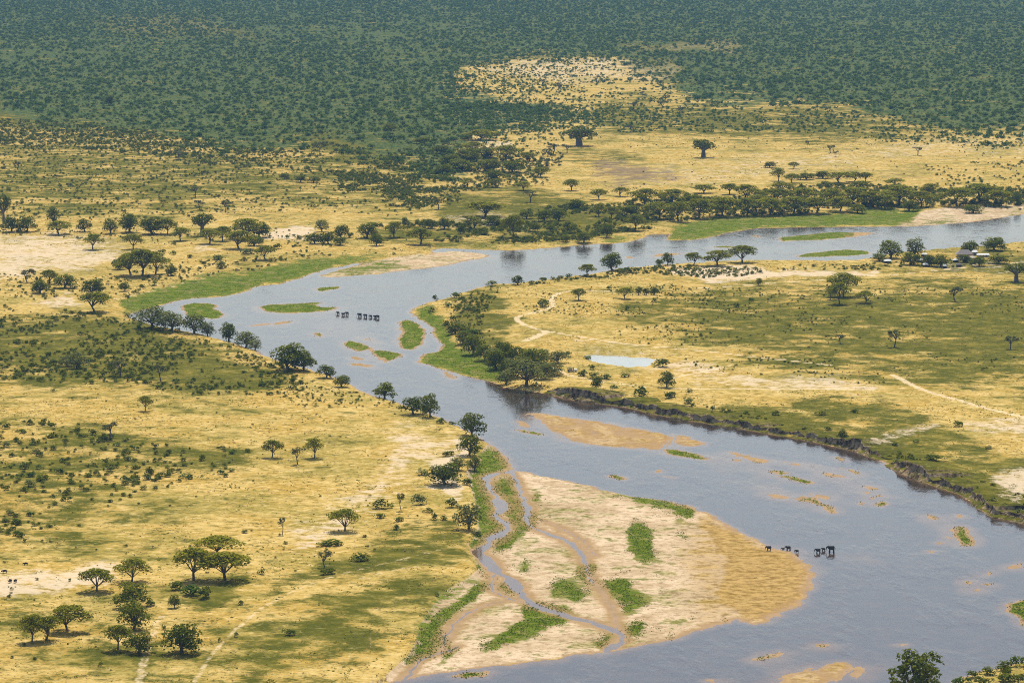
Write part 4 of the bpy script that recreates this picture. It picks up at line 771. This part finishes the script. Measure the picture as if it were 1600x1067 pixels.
for px, py, w, t, lab in ((7, 895, 10, .2, 'dark horned animal nearest the left edge of the picture'), (16, 910, 6, 1.2, 'dark horned animal seen end on, left one of two side by side'), (24, 910, 7, -1.9, 'dark horned animal, right one of two side by side near left edge'), (40, 883, 9, .1, 'dark horned animal standing apart, highest of the four near left edge')):
    x, y, z = (float(v) for v in stand(px, py)); s = w * mpp(px, py) / 2.6 if abs(t) < 1 else 1.15
    e = bpy.data.objects.new('grazing_animal', None); COL.objects.link(e); e.location = (x, y, z); e.scale = (s, s, s); e.rotation_euler = (0, 0, t); tag(e, lab, 'animal', 'dark animals at the left edge')
    link('body', A_BODY, parent=e); link('horns', A_HORN, parent=e); link('tail', A_TAIL, parent=e)

# ------------------------------------------------------------------ the camp and the parked vehicle
def boxes(name, bl):
    V, Fc = [], []
    for x0, x1, y0, y1, z0, z1 in bl:
        o = len(V); V += [(x, y, z) for z in (z0, z1) for y in (y0, y1) for x in (x0, x1)]
        Fc += [tuple(o + k for k in f) for f in ((0, 2, 3, 1), (4, 5, 7, 6), (0, 1, 5, 4), (2, 6, 7, 3), (0, 4, 6, 2), (1, 3, 7, 5))]
    return pymesh(name, V, Fc)
def hip(name, w, d, z0, z1, ridge, t=.12):             # a thick hipped roof
    V = []
    for k in (0, -t): V += [(-w, -d, z0 + k), (w, -d, z0 + k), (w, d, z0 + k), (-w, d, z0 + k), (-ridge, 0, z1 + k), (ridge, 0, z1 + k)]
    Fc = [(0, 1, 5, 4), (1, 2, 5), (2, 3, 4, 5), (3, 0, 4), (6, 10, 11, 7), (7, 11, 8), (8, 11, 10, 9), (9, 10, 6), (0, 6, 7, 1), (1, 7, 8, 2), (2, 8, 9, 3), (3, 9, 6, 0)]
    return pymesh(name, V, Fc)
def hut(name, px, py, w, d, wall, top, ridge, mroof, mwall, label, cat='hut', turn=0.0):
    x, y, z = (float(v) for v in stand(px, py))
    e = bpy.data.objects.new(name, None); COL.objects.link(e); e.location = (x, y, z - .1); e.rotation_euler = (0, 0, turn); tag(e, label, cat, 'buildings of the riverside camp')
    wl = link('wall', boxes('wall', [(-w * .42, w * .42, -d * .36, d * .42, 0, wall - .05)]), mwall, e)
    link('roof', hip('roof', w * .5, d * .5, wall, top, ridge * w * .5), mroof, e)
    link('door', boxes('door', [(-.45, .45, -d * .36 - .05, -d * .36 - .005, 0, 2.0)]), M_DARK, wl)
    for sx in (-1, 1):
        link('post', boxes('post', [(sx * w * .46 - .09, sx * w * .46 + .09, -d * .47, -d * .47 + .18, 0, wall - .13)]), M_BARK, e)
        link('window', boxes('window', [(sx * w * .25 - .4, sx * w * .25 + .4, -d * .36 - .06, -d * .36 - .006, 1.0, 1.9)]), M_DARK, wl)
hut('lodge', 1507, 401.5, 14.5, 10, 2.6, 6.2, .45, M_THATCH, M_PLASTER, 'large lodge with grey-brown hipped thatch roof in the camp', 'lodge')
hut('store_building', 1523, 398.5, 5, 5, 2.8, 4.2, .6, M_CANVAS, M_PLASTER, 'small white-roofed building right behind the thatched lodge', 'building')
hut('long_building', 1536, 402, 11, 5, 2.3, 3.3, .8, M_CANVAS, M_PLASTER, 'long low pale-roofed building right of the thatched lodge', 'building')
hut('tan_building', 1517, 407, 8, 6, 2.4, 3.9, .5, M_PLASTER, M_PLASTER, 'tan-roofed building in front of the thatched lodge', 'building', .5)
for px, py, w, lab in ((1387, 411, 6.2, 'white-roofed tent leftmost in the camp under the tallest tree'), (1438, 410, 5.6, 'white-roofed tent between two trees in the middle of the camp'), (1446, 417, 4.8, 'white-roofed tent nearest the open plain in the camp'),
                       (1476, 419, 3.2, 'tiny white tent under the dark trees right of the camp centre'), (1493, 410, 4.6, 'white-roofed tent just left of the thatched lodge'), (1444, 401, 5.2, 'pale tent farthest back among the camp trees'), (1498, 417, 4.0, 'grey-roofed hut in front of the camp bushes'), (1508, 409, 3.0, 'small white hut touching the lodge front')):
    hut('tent', px, py, w, w * .8, 2.0, 3.2, .55, M_THATCH if 'grey' in lab else M_CANVAS, M_WALLD, lab, 'tent', random.uniform(-.3, .3))
x, y, z = (float(v) for v in stand(894, 581)); vh = bpy.data.objects.new('safari_vehicle', None); COL.objects.link(vh); vh.location = (x, y, z); vh.rotation_euler = (0, 0, .1); tag(vh, 'pale vehicle with dark open rear parked beside the pool bank bushes', 'vehicle')
link('body', boxes('body', [(-3.0, 1.0, -.95, .95, .55, 1.25), (-3.0, -2.85, -.95, .95, 1.25, 1.5)]), M_STEEL, vh)
link('bonnet', boxes('bonnet', [(1.02, 3.1, -.9, .9, .6, 1.75)]), M_WHITE, vh); link('canopy', boxes('canopy', [(-3.0, 1.2, -1.0, 1.0, 2.55, 2.7)]), M_DARK, vh)
link('windscreen', boxes('windscreen', [(.95, 1.0, -.85, .85, 1.3, 2.52)]), M_DARK, vh)
for sx in (-2.9, -1.0, .85):
    for sy in (-.9, .9): link('post', boxes('post', [(sx - .05, sx + .05, sy - .05, sy + .05, 1.26, 2.53)]), M_DARK, vh)
for sx in (-2.4, -1.4, -.3): link('seat', boxes('seat', [(sx - .3, sx + .3, -.8, .8, 1.27, 1.7), (sx - .36, sx - .22, -.8, .8, 1.7, 2.3)]), M_DARK, vh)
for sx in (-2.2, 2.2):
    for sy in (-.85, .85): link('rim', tubes('rim', [((sx, sy - .16, .42), (sx, sy + .16, .42), .2, .2)], 12), M_STEEL, link('wheel', tubes('wheel', [((sx, sy - .14, .42), (sx, sy + .14, .42), .42, .42)], 14), M_DARK, vh))

# ------------------------------------------------------------------ air
hzm, nt = mat('haze'); n = N(nt); pv_ = n('ShaderNodeVolumePrincipled'); pv_.inputs['Color'].default_value = (.30, .62, 1, 1); pv_.inputs['Density'].default_value = 1.9e-5; pv_.inputs['Anisotropy'].default_value = 0.1
o = n('ShaderNodeOutputMaterial'); n.link(pv_.outputs[0], o.inputs['Volume'])
ex = float(np.abs(X).max()) + 500; ey = float(Y.max()) + 500
tag(link('haze', boxes('haze', [(-ex, ex, -600, ey, float(Z.min()) - 1.5, CAM_H + 25)]), hzm), 'thin blue haze over the plain', kind='stuff')
print('TREES', sum(cnt.values()), 'BUSHES', len(indiv), 'SCRUB', len(rest), 'REEDS', len(jx), 'VERTS', len(X), 'Zmin', Z.min(), 'ext', ex, ey)
